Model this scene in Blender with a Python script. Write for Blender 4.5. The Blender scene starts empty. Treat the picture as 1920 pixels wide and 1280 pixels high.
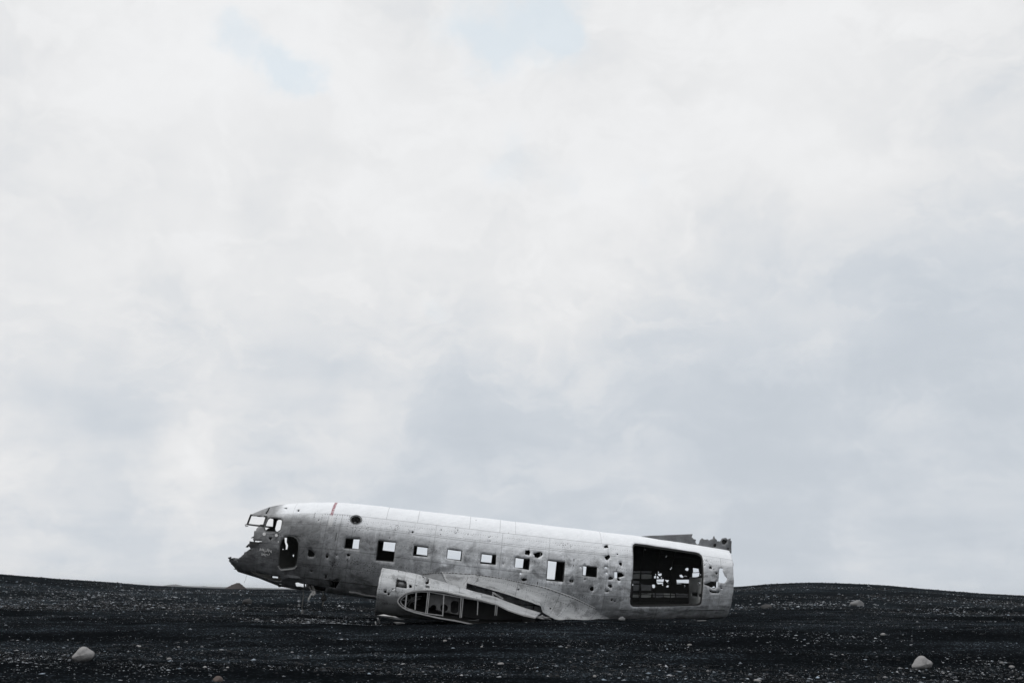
import bpy, bmesh, math, random
import numpy as np
from mathutils import Vector, Matrix, noise as mnoise
from mathutils.geometry import delaunay_2d_cdt

random.seed(11); rng = np.random.default_rng(11)
scene = bpy.context.scene
COL = scene.collection
R = math.radians

# ------------------------------------------------------------------ camera
FPX = 1690.0                       # focal length in pixels of the 1920 px wide photograph
CAMZ = 1.15
PITCH = math.atan((1109 - 640) / FPX)
ROLL = R(1.0)
CAM = np.array([0.0, 0.0, CAMZ])
cF = np.array([0, math.cos(PITCH), math.sin(PITCH)])
cU0 = np.array([0, -math.sin(PITCH), math.cos(PITCH)])
cX = np.array([1.0, 0, 0])
cR = math.cos(ROLL) * cX + math.sin(ROLL) * cU0
cU = -math.sin(ROLL) * cX + math.cos(ROLL) * cU0
cd = bpy.data.cameras.new('camera'); cam = bpy.data.objects.new('camera', cd); COL.objects.link(cam)
M = Matrix(((cR[0], cU[0], -cF[0], CAM[0]), (cR[1], cU[1], -cF[1], CAM[1]), (cR[2], cU[2], -cF[2], CAM[2]), (0, 0, 0, 1)))
cam.matrix_world = M
cd.sensor_width = 36; cd.sensor_fit = 'HORIZONTAL'; cd.lens = 36 * FPX / 1920
cd.clip_start = 0.1; cd.clip_end = 20000
scene.camera = cam
scene.view_settings.view_transform = 'Standard'
scene.view_settings.look = 'None'
scene.view_settings.exposure = 0.0
scene.view_settings.gamma = 1.0


def ray(px, py):
    return cF + (px - 960) / FPX * cR + (640 - py) / FPX * cU


def project(P):
    d = np.asarray(P) - CAM
    t = d @ cF
    return np.stack([960 + FPX * (d @ cR) / t, 640 - FPX * (d @ cU) / t], -1)


# ------------------------------------------------------------------ node helper
class NT:
    def __init__(self, tree):
        self.t = tree; tree.nodes.clear()

    def node(self, typ, props=None, **ins):
        n = self.t.nodes.new(typ)
        for k, v in (props or {}).items():
            setattr(n, k, v)
        for k, v in ins.items():
            self.set(n, k, v)
        return n

    def set(self, n, k, v):
        s = n.inputs[int(k[1:])] if (k[0] == '_' and k[1:].isdigit()) else n.inputs[k.replace('_', ' ')]
        if hasattr(v, 'is_output') and v.is_output:
            self.t.links.new(v, s)
        else:
            s.default_value = v

    def m(self, op, a, b=0.0, c=0.0, clamp=False):
        n = self.node('ShaderNodeMath', {'operation': op, 'use_clamp': clamp}, _0=a, _1=b)
        if op in ('MULTIPLY_ADD', 'COMPARE', 'SMOOTH_MIN', 'SMOOTH_MAX'):
            self.set(n, '_2', c)
        return n.outputs[0]

    def v(self, op, a, b=(0, 0, 0)):
        n = self.node('ShaderNodeVectorMath', {'operation': op}, _0=a, _1=b)
        return n.outputs['Value'] if op in ('DOT_PRODUCT', 'LENGTH', 'DISTANCE') else n.outputs[0]

    def scale(self, a, s):
        n = self.node('ShaderNodeVectorMath', {'operation': 'SCALE'}, _0=a)
        self.set(n, 'Scale', s)
        return n.outputs[0]

    def sep(self, a):
        n = self.node('ShaderNodeSeparateXYZ', None, _0=a); return n.outputs

    def comb(self, x, y, z):
        return self.node('ShaderNodeCombineXYZ', None, _0=x, _1=y, _2=z).outputs[0]

    def noise(self, vec, scale, detail=4, rough=.55, dist=0.0, out=0):
        n = self.node('ShaderNodeTexNoise', None, Vector=vec, Scale=scale, Detail=detail, Roughness=rough, Distortion=dist)
        return n.outputs[out]

    def voro(self, vec, scale, feature='F1', out='Distance', rand=1.0):
        n = self.node('ShaderNodeTexVoronoi', {'feature': feature}, Vector=vec, Scale=scale, Randomness=rand)
        return n.outputs[out]

    def ss(self, x, a, b):                                  # smoothstep a..b -> 0..1
        n = self.node('ShaderNodeMapRange', {'interpolation_type': 'SMOOTHSTEP'}, _0=x, _1=a, _2=b, _3=0.0, _4=1.0)
        return n.outputs[0]

    def mixc(self, f, a, b, mode='MIX'):
        n = self.t.nodes.new('ShaderNodeMix'); n.data_type = 'RGBA'; n.blend_type = mode
        for s, v in ((n.inputs[0], f), (n.inputs[6], a), (n.inputs[7], b)):
            if hasattr(v, 'is_output'):
                self.t.links.new(v, s)
            else:
                s.default_value = v
        return n.outputs[2]

    def mixf(self, f, a, b):
        return self.m('ADD', self.m('MULTIPLY', a, self.m('SUBTRACT', 1.0, f)), self.m('MULTIPLY', b, f))

    def bump(self, h, strength, distance=.02, normal=None):
        n = self.node('ShaderNodeBump', None, Strength=strength, Distance=distance, Height=h)
        if normal is not None:
            self.set(n, 'Normal', normal)
        return n.outputs[0]


def c4(r, g=None, b=None):
    return (r, r, r, 1) if g is None else (r, g, b, 1)


# ------------------------------------------------------------------ world + sun
SUN_EL, SUN_AZ = R(52), R(-108)     # azimuth from +Y, negative = towards the left of the picture
world = bpy.data.worlds.new('World'); scene.world = world; world.use_nodes = True
T = NT(world.node_tree)
gen = T.node('ShaderNodeTexCoord').outputs['Generated']
dx, dy, dz = T.sep(gen)
sky = T.node('ShaderNodeTexSky', {'sky_type': 'NISHITA', 'sun_disc': False, 'sun_elevation': SUN_EL, 'sun_rotation': SUN_AZ,
                                  'air_density': 1.0, 'dust_density': 1.5, 'ozone_density': 1.0}).outputs[0]
zz = T.m('ADD', T.m('MAXIMUM', dz, 0.0), 0.22)
flat = T.comb(T.m('DIVIDE', dx, zz), T.m('DIVIDE', dy, zz), 0.37)
warp = T.noise(flat, 1.3, 3, .5, out=1)
flatw = T.v('ADD', flat, T.scale(T.v('SUBTRACT', warp, (.5, .5, .5)), 0.35))
n_big = T.noise(flatw, 0.85, 5, .5)
n_mid = T.noise(T.v('ADD', flatw, (3.1, 7.7, 1.2)), 2.3, 6, .52)
n_sof = T.noise(T.v('MULTIPLY', gen, (1.0, 1.0, 2.6)), 3.1, 4, .5)
# brightness of the overcast: bright overhead and to the left, greyer low on the right
el = T.ss(dz, -0.02, 0.55)
side = T.ss(dx, -0.45, 0.50)
base = T.m('ADD', 0.66, T.m('MULTIPLY', el, 0.15))
base = T.m('ADD', base, T.m('MULTIPLY', T.m('MULTIPLY', T.m('SUBTRACT', 0.5, side), T.m('SUBTRACT', 1.0, T.m('MULTIPLY', el, .7))), 0.16))
base = T.m('ADD', base, T.m('MULTIPLY', T.m('SUBTRACT', n_big, 0.5), 0.28))
base = T.m('ADD', base, T.m('MULTIPLY', T.m('SUBTRACT', n_mid, 0.5), 0.36))
base = T.m('ADD', base, T.m('MULTIPLY', T.m('SUBTRACT', n_sof, 0.5), 0.16))
n_puf = T.noise(gen, 9.0, 6, .55, .4)
base = T.m('ADD', base, T.m('MULTIPLY', T.m('SUBTRACT', n_puf, 0.5), 0.20))
base = T.m('ADD', base, T.m('MULTIPLY', T.m('SUBTRACT', T.noise(T.v('ADD', gen, (3, 1, 2)), 24.0, 6, .6, .3), 0.5), 0.05))
dirw = T.v('NORMALIZE', T.v('ADD', gen, T.scale(T.v('SUBTRACT', T.noise(gen, 6.0, 5, .6, out=1), (.5, .5, .5)), .16)))


def lobe(px, py, sig):
    d = ray(px, py); d = d / np.linalg.norm(d); s_ = sig / FPX
    k = T.m('DIVIDE', T.m('SUBTRACT', T.v('DOT_PRODUCT', dirw, tuple(d)), 1.0), s_ * s_)
    return T.m('EXPONENT', k)


for px, py, sig, amp in ((1750, 560, 260, -.10), (1800, 330, 110, -.10), (1420, 820, 260, -.07), (1020, 800, 150, -.07), (760, 720, 120, -.05), (700, 900, 200, -.04), (1300, 480, 120, .06),
                         (560, 330, 240, .07), (1420, 150, 240, .06), (380, 850, 42, .13), (420, 740, 60, .07), (945, 575, 70, .10), (1120, 400, 75, .11), (1040, 240, 70, .09),
                         (660, 100, 90, .08), (1050, 120, 60, .06), (150, 620, 260, .05), (150, 1000, 220, -.17), (1300, 1000, 300, -.02), (900, 960, 200, -.04), (600, 560, 90, .04)):
    base = T.m('ADD', base, T.m('MULTIPLY', lobe(px, py, sig), amp * .72))
puff = T.noise(T.v('MULTIPLY', dirw, (1.0, 1.0, 1.5)), 5.2, 9, .58, .5)
base = T.m('ADD', base, T.m('MULTIPLY', T.m('SUBTRACT', T.ss(puff, .45, .57), .5), .058))
puff2 = T.noise(T.v('ADD', T.v('MULTIPLY', dirw, (1.0, 1.0, 2.2)), (4, 2, 7)), 8.5, 9, .6, .6)
base = T.m('ADD', base, T.m('MULTIPLY', T.m('SUBTRACT', T.ss(puff2, .49, .61), .5), .04))
lum = T.node('ShaderNodeMapRange', {'interpolation_type': 'SMOOTHSTEP'}, _0=base, _1=.42, _2=1.0, _3=.60, _4=.885).outputs[0]
tint = T.mixc(T.ss(lum, .57, .84), (0.925, 1.005, 1.10, 1), (0.99, 0.998, 1.01, 1))
cloud = T.v('MULTIPLY', tint, T.comb(lum, lum, lum))
zen = T.m('ADD', 1.0, T.m('MULTIPLY', T.ss(dz, .56, .95), 0.55))        # overcast boosted above the view to whiten the hull top
cloud = T.scale(cloud, T.m('MULTIPLY', zen, 10.0))
gap = 0.0
dirc = dirw
dirw = T.v('NORMALIZE', T.v('ADD', gen, T.scale(T.v('SUBTRACT', T.noise(gen, 16.0, 6, .62, out=1), (.5, .5, .5)), .085)))
for px, py, sig, amp in ((445, 65, 26, .55), (492, 98, 28, .75), (530, 128, 28, .85), (570, 152, 24, .85), (610, 165, 16, .6), (960, 60, 60, .8), (1040, 30, 45, .8), (1070, 60, 30, .5), (860, 60, 40, .5), (930, 110, 30, .5),
                         (960, 300, 40, .45), (1050, 335, 34, .4), (1195, 355, 22, .4), (815, 585, 22, .45)):
    gap = T.m('ADD', gap, T.m('MULTIPLY', lobe(px, py, sig), amp))
wisp = T.noise(dirw, 13.0, 8, .62, .6)
gap = T.m('MULTIPLY', T.ss(T.m('MULTIPLY', gap, T.m('ADD', -.1, T.m('MULTIPLY', wisp, 2.2))), .12, 1.15), .62)
blue = T.v('ADD', T.scale(sky, 0.06), (6.7, 7.6, 8.3))
col = T.mixc(gap, cloud, blue)
bg = T.node('ShaderNodeBackground', None, Color=col, Strength=0.1)
T.t.links.new(bg.outputs[0], T.node('ShaderNodeOutputWorld').inputs[0])

sd = bpy.data.lights.new('sun', 'SUN'); sun = bpy.data.objects.new('sun', sd); COL.objects.link(sun)
sd.energy = 1.0; sd.angle = R(14); sd.color = (1.0, .97, .93)
sdir = Vector((math.sin(SUN_AZ) * math.cos(SUN_EL), math.cos(SUN_AZ) * math.cos(SUN_EL), math.sin(SUN_EL)))
sun.rotation_euler = sdir.to_track_quat('Z', 'Y').to_euler()


# ------------------------------------------------------------------ object helpers
def new_mesh(name, verts, faces, mats=(), uvs=None, smooth=True):
    me = bpy.data.meshes.new(name)
    me.from_pydata([tuple(map(float, v)) for v in verts], [], [tuple(f) for f in faces])
    for m_ in (mats if isinstance(mats, (list, tuple)) else [mats]):
        me.materials.append(m_)
    if smooth:
        me.polygons.foreach_set('use_smooth', [True] * len(me.polygons))
    if uvs is not None:
        uvl = me.uv_layers.new(name='panel')
        idx = np.zeros(len(me.loops), dtype=np.int32); me.loops.foreach_get('vertex_index', idx)
        uvl.data.foreach_set('uv', np.asarray(uvs, dtype=np.float32)[idx].ravel())
    me.update()
    return me


def link(name, me, parent=None):
    o = bpy.data.objects.new(name, me); COL.objects.link(o)
    if parent is not None:
        o.parent = parent
    return o


def tag(o, label=None, cat=None, group=None, kind=None):
    for k, v in (('label', label), ('category', cat), ('group', group), ('kind', kind)):
        if v:
            o[k] = v
    return o


def interp_s(x, xs, ys, sm=0.0):
    """smooth interpolation of a table"""
    xs = np.asarray(xs, float); ys = np.asarray(ys, float)
    fx = np.linspace(xs[0], xs[-1], 1200); fy = np.interp(fx, xs, ys)
    if sm > 0:
        k = max(1, int(sm / (fx[1] - fx[0]))); w = np.hanning(2 * k + 3); w /= w.sum()
        pad = np.concatenate([2 * fy[0] - fy[k + 1:0:-1], fy, 2 * fy[-1] - fy[-2:-k - 3:-1]])
        fy = np.convolve(pad, w, 'valid')
    return np.interp(x, fx, fy)


# ------------------------------------------------------------------ terrain
COLS_PX = [-700, -300, 0, 115, 200, 290, 420, 560, 700, 850, 1040, 1200, 1376, 1440, 1530, 1640, 1760, 1890, 2300, 2700]
CREST = [1058, 1064, 1075, 1085, 1091, 1098, 1103.5, 1106, 1109, 1110, 1110, 1106, 1100, 1095, 1092, 1096, 1105, 1115, 1124, 1130]
FUSE = [1146, 1148, 1150, 1151, 1151, 1151, 1150, 1152, 1157, 1160, 1160, 1160.5, 1158.5, 1158, 1158, 1158, 1159, 1160, 1164, 1166]
WING = [1166, 1166, 1167, 1167, 1167, 1166, 1165, 1166, 1172, 1168.5, 1168, 1170, 1170, 1170, 1170, 1171, 1172, 1172, 1175, 1176]
CREST_R = 58.0


def _az(px):
    d = ray(px, 1120); return d[0] / d[1]


AZ = np.array([_az(p) for p in COLS_PX])


def _z_at(px, py, r):
    d = ray(px, py); return CAMZ + r / d[1] * d[2]


ZC = np.array([_z_at(a, b, CREST_R) for a, b in zip(COLS_PX, CREST)])
ZF = np.array([_z_at(a, b, 29.8) for a, b in zip(COLS_PX, FUSE)])
ZW = np.array([_z_at(a, b, 25.6) for a, b in zip(COLS_PX, WING)])


def _sm(t):
    t = np.clip(t, 0, 1); return t * t * (3 - 2 * t)


def ground_z(x, y):
    x = np.asarray(x, float); y = np.asarray(y, float)
    ys = np.maximum(y, 1.0); a = np.clip(x / ys, AZ[0], AZ[-1])
    zc = interp_s(a, AZ, ZC, .035); zf = interp_s(a, AZ, ZF, .03); zw = interp_s(a, AZ, ZW, .03)
    k = _sm((y - 15) / 10.6)
    z = 0.0 * (1 - k) + zw * k
    k = _sm((y - 25.6) / 4.2); z = np.where(y > 25.6, zw * (1 - k) + zf * k, z)
    k = np.clip((y - 29.8) / (CREST_R - 29.8), 0, 1)
    kk = k * k * (3 - 2 * k) * .6 + k * .4
    z = np.where(y > 29.8, zf * (1 - kk) + zc * kk, z)
    far = -1.6
    k = _sm((y - CREST_R) / 70); z = np.where(y > CREST_R, zc * (1 - k) + far * k, z)
    amp = np.clip(1.0 - np.abs(y - CREST_R) / 400, 0, 1)
    und = (np.sin(x * .31 + y * .17 + 1.3) * np.sin(y * .23 - x * .11) * .035 + np.sin(x * .9 + 2 * np.sin(y * .5)) * np.sin(y * .8 + .4) * .014)
    lump = (np.sin(x * 2.3 + 1.7 * np.sin(y * .9)) * np.sin(y * 1.7 + x * .6) * .022 + np.sin(x * 5.1 + y * 2.2) * np.sin(y * 4.3 - x * 1.2) * .010) * np.clip(np.minimum(y - 10, 60 - y) / 6, 0, 1)
    yb = 28.2 + .077 * (x + 2.18)                       # sand banked against the hull
    bank = .06 * np.exp(-((y - yb) / .6) ** 2) * np.clip((x - .5) / 1.5, 0, 1) * np.clip((8.2 - x) / 1.5, 0, 1) * (.5 + .5 * np.sin(1.9 * x + .8 * np.sin(3.1 * x)))
    return z + und * amp + lump + bank


def ground_hit(px, py):
    d = ray(px, py)
    ks = np.linspace(6, 130, 6000)
    P = CAM + ks[:, None] * d
    below = P[:, 2] < ground_z(P[:, 0], P[:, 1])
    i = int(np.argmax(below)) if below.any() else len(ks) - 1
    return P[i]


# materials for the setting
def mat(name):
    m_ = bpy.data.materials.new(name); m_.use_nodes = True
    return m_, NT(m_.node_tree)


def finish(T, **kw):
    b = T.node('ShaderNodeBsdfPrincipled', None, **kw)
    T.t.links.new(b.outputs[0], T.node('ShaderNodeOutputMaterial').inputs[0])
    return b


def sand_mat():
    m_, T = mat('black_sand')
    P = T.node('ShaderNodeNewGeometry').outputs['Position']
    P2 = T.v('MULTIPLY', P, (0.35, 1.0, 1.0))
    big = T.noise(P2, .22, 4, .55)
    mid = T.noise(P2, 1.1, 5, .6)
    fine = T.noise(P, 26.0, 3, .65)
    grit = T.voro(P, 34.0, out='Color')
    gx = T.sep(grit)[0]
    dens = T.m('MULTIPLY', T.ss(big, .38, .62), T.ss(mid, .30, .70))
    slope = T.m('MULTIPLY', T.ss(T.m('ADD', T.sep(P)[1], T.m('MULTIPLY', mid, 8.0)), 36.0, 46.0), .0045)
    v = T.m('ADD', T.m('ADD', 0.0035, slope), T.m('MULTIPLY', dens, .011))
    v = T.m('MULTIPLY', v, T.m('ADD', .45, T.m('MULTIPLY', fine, 1.1)))
    speck = T.m('MULTIPLY', T.ss(gx, .90, .99), T.m('ADD', .10, T.m('MULTIPLY', dens, .9)))
    v = T.m('ADD', v, T.m('MULTIPLY', speck, .16))
    c = T.v('MULTIPLY', T.comb(v, v, v), (0.80, 1.0, 1.19))
    h = T.m('ADD', T.m('MULTIPLY', fine, .5), T.m('MULTIPLY', mid, 2.0))
    nb = T.bump(h, .6, .03)
    finish(T, Base_Color=c, Roughness=1.0, Normal=nb, Specular_IOR_Level=0.0)
    return m_


SAND = sand_mat()


def build_ground():
    # one sheet: fine near the place, coarse to the horizon
    rs = np.concatenate([np.linspace(-30, 8, 14), np.linspace(9, 24, 90), np.linspace(24.2, 34, 80), np.linspace(34.5, 62, 100),
                         np.linspace(64, 130, 40), np.geomspace(140, 9000, 26)])
    V = []; W = 141
    s = np.linspace(-1, 1, W)
    for y in rs:
        half = max(40.0, 1.15 * abs(y) + 25)
        xs = half * (0.55 * s + 0.45 * s ** 3)
        z = ground_z(xs, np.full(W, y))
        if 8 < y < 62:
            z = z + np.array([mnoise.noise((float(a) * 1.3, y * 1.9, 0)) * .012 + mnoise.noise((float(a) * 4, y * 5, 3)) * .005 for a in xs])
        V.append(np.stack([xs, np.full(W, y), z], 1))
    V = np.concatenate(V); F = []
    for i in range(len(rs) - 1):
        for j in range(W - 1):
            a = i * W + j; F.append((a, a + 1, a + W + 1, a + W))
    o = link('ground', new_mesh('ground', V, F, SAND)); tag(o, kind='structure')


build_ground()


# ------------------------------------------------------------------ airframe frame of reference
d0 = ray(830, 1035); L_h = np.array([d0[0], d0[1], 0]); L_h /= np.linalg.norm(L_h)
A_h = np.array([L_h[1], -L_h[0], 0])                    # towards the tail
FPITCH, BANK = R(5.9), R(2.4)
fA = math.cos(FPITCH) * A_h - math.sin(FPITCH) * np.array([0, 0, 1.0])
N0 = -L_h
U0 = np.cross(fA, -N0) if np.cross(fA, -N0)[2] > 0 else np.cross(-N0, fA)
fU = math.cos(BANK) * U0 + math.sin(BANK) * N0
fN = math.cos(BANK) * N0 - math.sin(BANK) * U0         # towards the camera
fO = CAM + 28.4 * ray(830, 1035)


def W3(u, y, z):
    return fO + np.multiply.outer(np.asarray(u, float), fA) + np.multiply.outer(np.asarray(y, float), fN) + np.multiply.outer(np.asarray(z, float), fU)


def on_plane(px, py, y):
    d = ray(px, py); k = ((fO - CAM) @ fN + y) / (d @ fN)
    P = CAM + k * d - fO
    return np.array([P @ fA, y, P @ fU])


def pl(pts, y):
    return np.array([on_plane(a, b, y) for a, b in pts])


# contour tables measured on the centre plane
TOP_PX = [(380, 1010), (430, 984), (455, 971), (470.8, 963.7), (488, 956.5), (505.3, 950.5), (522, 946.6), (541.9, 944.4), (582.5, 941.5), (627, 941.3), (663.7, 943.4),
          (718.6, 949.5), (782, 956.4), (881.7, 967.8), (938, 974.2), (1123.7, 995.9), (1198.7, 1005), (1225, 1008.8), (1308.7, 1021.5), (1371, 1032.5), (1400, 1038)]
BOT_PX = [(380, 1030), (410, 1052), (448.4, 1069.5), (487, 1082.5), (521.6, 1093), (562.2, 1104.8), (613, 1111), (643, 1114.5), (710, 1124), (760, 1132), (850, 1145),
          (950, 1156), (1050, 1162), (1150, 1165), (1250, 1164), (1376, 1159), (1400, 1158)]
WID = [(380, .30), (430, .58), (470, .78), (500, .92), (540, 1.04), (600, 1.14), (680, 1.18), (1000, 1.18), (1120, 1.13), (1250, 1.03), (1400, .86)]
tp = pl(TOP_PX, 0); bp_ = pl(BOT_PX, 0); wp = pl([(a, 1040) for a, _ in WID], 0)


def f_top(u): return interp_s(u, tp[:, 0], tp[:, 2], .35)
def f_bot(u): return interp_s(u, bp_[:, 0], bp_[:, 2], .5)
def f_wid(u): return interp_s(u, wp[:, 0], [w for _, w in WID], .8)


NEXP = 2.12


def S_fus(u, th):
    u = np.asarray(u, float); th = np.asarray(th, float)
    zt, zb, w = f_top(u), f_bot(u), f_wid(u)
    s, c = np.sin(th), np.cos(th)
    y = w * np.sign(s) * np.abs(s) ** (2 / NEXP)
    z = (zt + zb) / 2 + (zt - zb) / 2 * np.sign(c) * np.abs(c) ** (2 / NEXP)
    return np.stack([u, y, z], -1)


class Inv:
    """pixel -> surface parameters, for a parametric sheet S(a, b) in airframe coordinates"""
    def __init__(self, S, a0, a1, b0, b1, na=500, nb=220):
        self.S = S; self.lim = (a0, a1, b0, b1)
        self.A, self.B = np.meshgrid(np.linspace(a0, a1, na), np.linspace(b0, b1, nb), indexing='ij')
        P = S(self.A.ravel(), self.B.ravel()); self.px = project(W3(P[:, 0], P[:, 1], P[:, 2]))

    def pr(self, a, b):
        P = self.S(np.array([a]), np.array([b])); return project(W3(P[:, 0], P[:, 1], P[:, 2]))[0]

    def __call__(self, px, py):
        d = (self.px[:, 0] - px) ** 2 + (self.px[:, 1] - py) ** 2
        i = int(np.argmin(d)); a, b = self.A.ravel()[i], self.B.ravel()[i]; best = d[i]
        for _ in range(4):
            p0 = self.pr(a, b); e = np.array([px, py]) - p0; h = 1e-3
            J = np.stack([(self.pr(a + h, b) - p0) / h, (self.pr(a, b + h) - p0) / h], 1)
            if abs(np.linalg.det(J)) < 1e-3:
                break
            da, db = np.linalg.solve(J, e)
            na_, nb_ = np.clip(a + np.clip(da, -.1, .1), *self.lim[:2]), np.clip(b + np.clip(db, -.1, .1), *self.lim[2:])
            dn = ((self.pr(na_, nb_) - [px, py]) ** 2).sum()
            if dn < best:
                a, b, best = na_, nb_, dn
            else:
                break
        return (a, b)

    def poly(self, pts):
        return [self(*p) for p in pts]


U0_, U1_ = tp[0, 0] + .3, tp[-1, 0] - .05
near = Inv(S_fus, U0_, U1_, 0.02, math.pi - .02)
farI = Inv(S_fus, U0_, U1_, -math.pi + .02, -0.02)


def jag(pts, amp, step, closed=True, rnd=random):
    out = []; n = len(pts)
    for i in range(n if closed else n - 1):
        a = np.array(pts[i], float); b = np.array(pts[(i + 1) % n], float)
        k = max(1, int(np.hypot(*(b - a)) / step))
        for j in range(k):
            q = a + (b - a) * j / k
            q = q + np.array([rnd.uniform(-amp, amp), rnd.uniform(-amp, amp)]) * (1 if (j or amp > 1) else .6)
            out.append(tuple(q))
    if not closed:
        out.append(tuple(pts[-1]))
    return out


def blob(x, y, r, ry=None, n=11, irr=.28, rot=0):
    ry = ry or r; out = []
    for k in range(n):
        t = 2 * math.pi * k / n; q = 1 + random.uniform(-irr, irr)
        ex, ey = r * q * math.cos(t), ry * q * math.sin(t)
        out.append((x + ex * math.cos(rot) - ey * math.sin(rot), y + ex * math.sin(rot) + ey * math.cos(rot)))
    return out


def rrect(p, r=.25, n=5):
    """rounded quadrilateral from four corners; r = fraction of the side"""
    out = []; p = [np.array(q, float) for q in p]
    rr = r if isinstance(r, (list, tuple)) else [r] * 4
    for i in range(4):
        a, b, c = p[i - 1], p[i], p[(i + 1) % 4]
        q = min(np.linalg.norm(a - b), np.linalg.norm(c - b)) * rr[i]
        s = b + (a - b) / np.linalg.norm(a - b) * q; e = b + (c - b) / np.linalg.norm(c - b) * q
        for k in range(n + 1):
            t = k / n; out.append(tuple((1 - t) ** 2 * s + 2 * t * (1 - t) * b + t * t * e))
    return out


def zc(ox, oy, sc):
    return lambda pts: [(ox + a / sc, oy + b / sc) for a, b in pts]


Z1 = zc(420, 920, 4.9233); Z2 = zc(640, 930, 4.9233); Z3 = zc(700, 1050, 5.3333); Z4 = zc(880, 950, 5.3344); Z5 = zc(1120, 980, 6.0964)
Z6 = zc(700, 1055, 10.2375); Z7 = zc(1180, 1000, 7.5273); Z8 = zc(425, 950, 11.636); Z9 = zc(425, 1040, 6.4)


def inpoly(pts, poly):
    x, y = pts[:, 0], pts[:, 1]; poly = np.asarray(poly); c = np.zeros(len(pts), bool); j = len(poly) - 1
    for i in range(len(poly)):
        xi, yi = poly[i]; xj, yj = poly[j]
        m_ = ((yi > y) != (yj > y)) & (x < (xj - xi) * (y - yi) / (yj - yi + 1e-12) + xi)
        c ^= m_; j = i
    return c


def densify(poly, step, closed=True):
    out = []; n = len(poly)
    for i in range(n if closed else n - 1):
        a = np.array(poly[i]); b = np.array(poly[(i + 1) % n]); k = max(1, int(math.ceil(np.hypot(*(b - a)) / step)))
        out += [tuple(a + (b - a) * j / k) for j in range(k)]
    if not closed:
        out.append(tuple(poly[-1]))
    return out


def cut_sheet(name, S, outer, holes, step, sb, parent, mats, thick=.01, bulge=None, inward=None, uvscale=None, outsign=None):
    """triangulate the parameter domain `outer` minus `holes`; b is scaled by sb to be in metres. Returns the object."""
    sc = lambda poly: [(a, b * sb) for a, b in poly]
    loops = [densify(sc(outer), step * 1.0)] + [densify(sc(h), step * .5) for h in holes]
    vs, es = [], []
    for lp in loops:
        k = len(vs); vs += lp; es += [(k + i, k + (i + 1) % len(lp)) for i in range(len(lp))]
    O = np.array(loops[0]); lo, hi = O.min(0), O.max(0)
    gx = np.arange(lo[0] + step / 2, hi[0], step); gy = np.arange(lo[1] + step / 2, hi[1], step)
    G = np.stack(np.meshgrid(gx, gy, indexing='ij'), -1).reshape(-1, 2)
    keep = inpoly(G, loops[0])
    for h in loops[1:]:
        keep &= ~inpoly(G, h)
    G = G[keep]
    C = np.array(vs)
    ok = np.ones(len(G), bool)
    for i in range(0, len(C), 200):
        ok &= (((G[:, None, :] - C[None, i:i + 200]) ** 2).sum(-1).min(1) > (step * .33) ** 2)
    G = G[ok]
    allv = [Vector((float(a), float(b))) for a, b in vs] + [Vector((float(a), float(b))) for a, b in G]
    rv, re, rf, _, _, _ = delaunay_2d_cdt(allv, es, [], 0, 1e-6)
    rv = np.array([tuple(v_) for v_ in rv]); tri = np.array([f for f in rf if len(f) == 3])
    cen = rv[tri].mean(1)
    keep = inpoly(cen, loops[0])
    for h in loops[1:]:
        keep &= ~inpoly(cen, h)
    tri = tri[keep]
    used = np.unique(tri); remap = -np.ones(len(rv), int); remap[used] = np.arange(len(used)); rv = rv[used]; tri = remap[tri]
    a, b = rv[:, 0], rv[:, 1] / sb
    P = S(a, b)
    if bulge is not None:
        e = 1e-3
        n_ = np.cross(S(a + e, b) - P, S(a, b + e) - P); n_ /= (np.linalg.norm(n_, axis=1, keepdims=True) + 1e-12)
        P = P + n_ * bulge(a, rv[:, 1])[:, None]
    # orientation
    fn = np.cross(P[tri[:, 1]] - P[tri[:, 0]], P[tri[:, 2]] - P[tri[:, 0]]); fc = P[tri].mean(1)
    if outsign is not None:
        s_ = (fn * outsign(fc)).sum(1)
        if np.median(s_) > 0:            # the airframe axes are left-handed
            tri = tri[:, ::-1]
    Wd = W3(P[:, 0], P[:, 1], P[:, 2])
    me = new_mesh(name, Wd, tri, mats, uvs=rv)
    bm = bmesh.new(); bm.from_mesh(me); bmesh.ops.remove_doubles(bm, verts=bm.verts, dist=.0008); bm.to_mesh(me); bm.free()
    o = link(name, me, parent)
    if thick:
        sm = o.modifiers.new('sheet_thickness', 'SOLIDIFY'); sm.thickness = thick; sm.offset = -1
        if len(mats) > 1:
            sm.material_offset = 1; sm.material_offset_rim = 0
    return o


def bars(segs, w, h=None, up=None):
    """boxes along 3-D segments (world coordinates) -> verts, faces"""
    V, F = [], []
    for a, b in segs:
        a = np.array(a, float); b = np.array(b, float); d = b - a; L = np.linalg.norm(d)
        if L < 1e-6:
            continue
        d /= L; u_ = np.array(up if up is not None else fN, float); x = np.cross(d, u_); x /= np.linalg.norm(x); y = np.cross(x, d)
        k = len(V)
        for e in (a, b):
            for sx, sy in ((-1, -1), (1, -1), (1, 1), (-1, 1)):
                V.append(e + x * sx * w / 2 + y * sy * (h or w) / 2)
        F += [(k, k + 3, k + 2, k + 1), (k + 4, k + 5, k + 6, k + 7)] + [(k + i, k + (i + 1) % 4, k + 4 + (i + 1) % 4, k + 4 + i) for i in range(4)]
    return V, F


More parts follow.
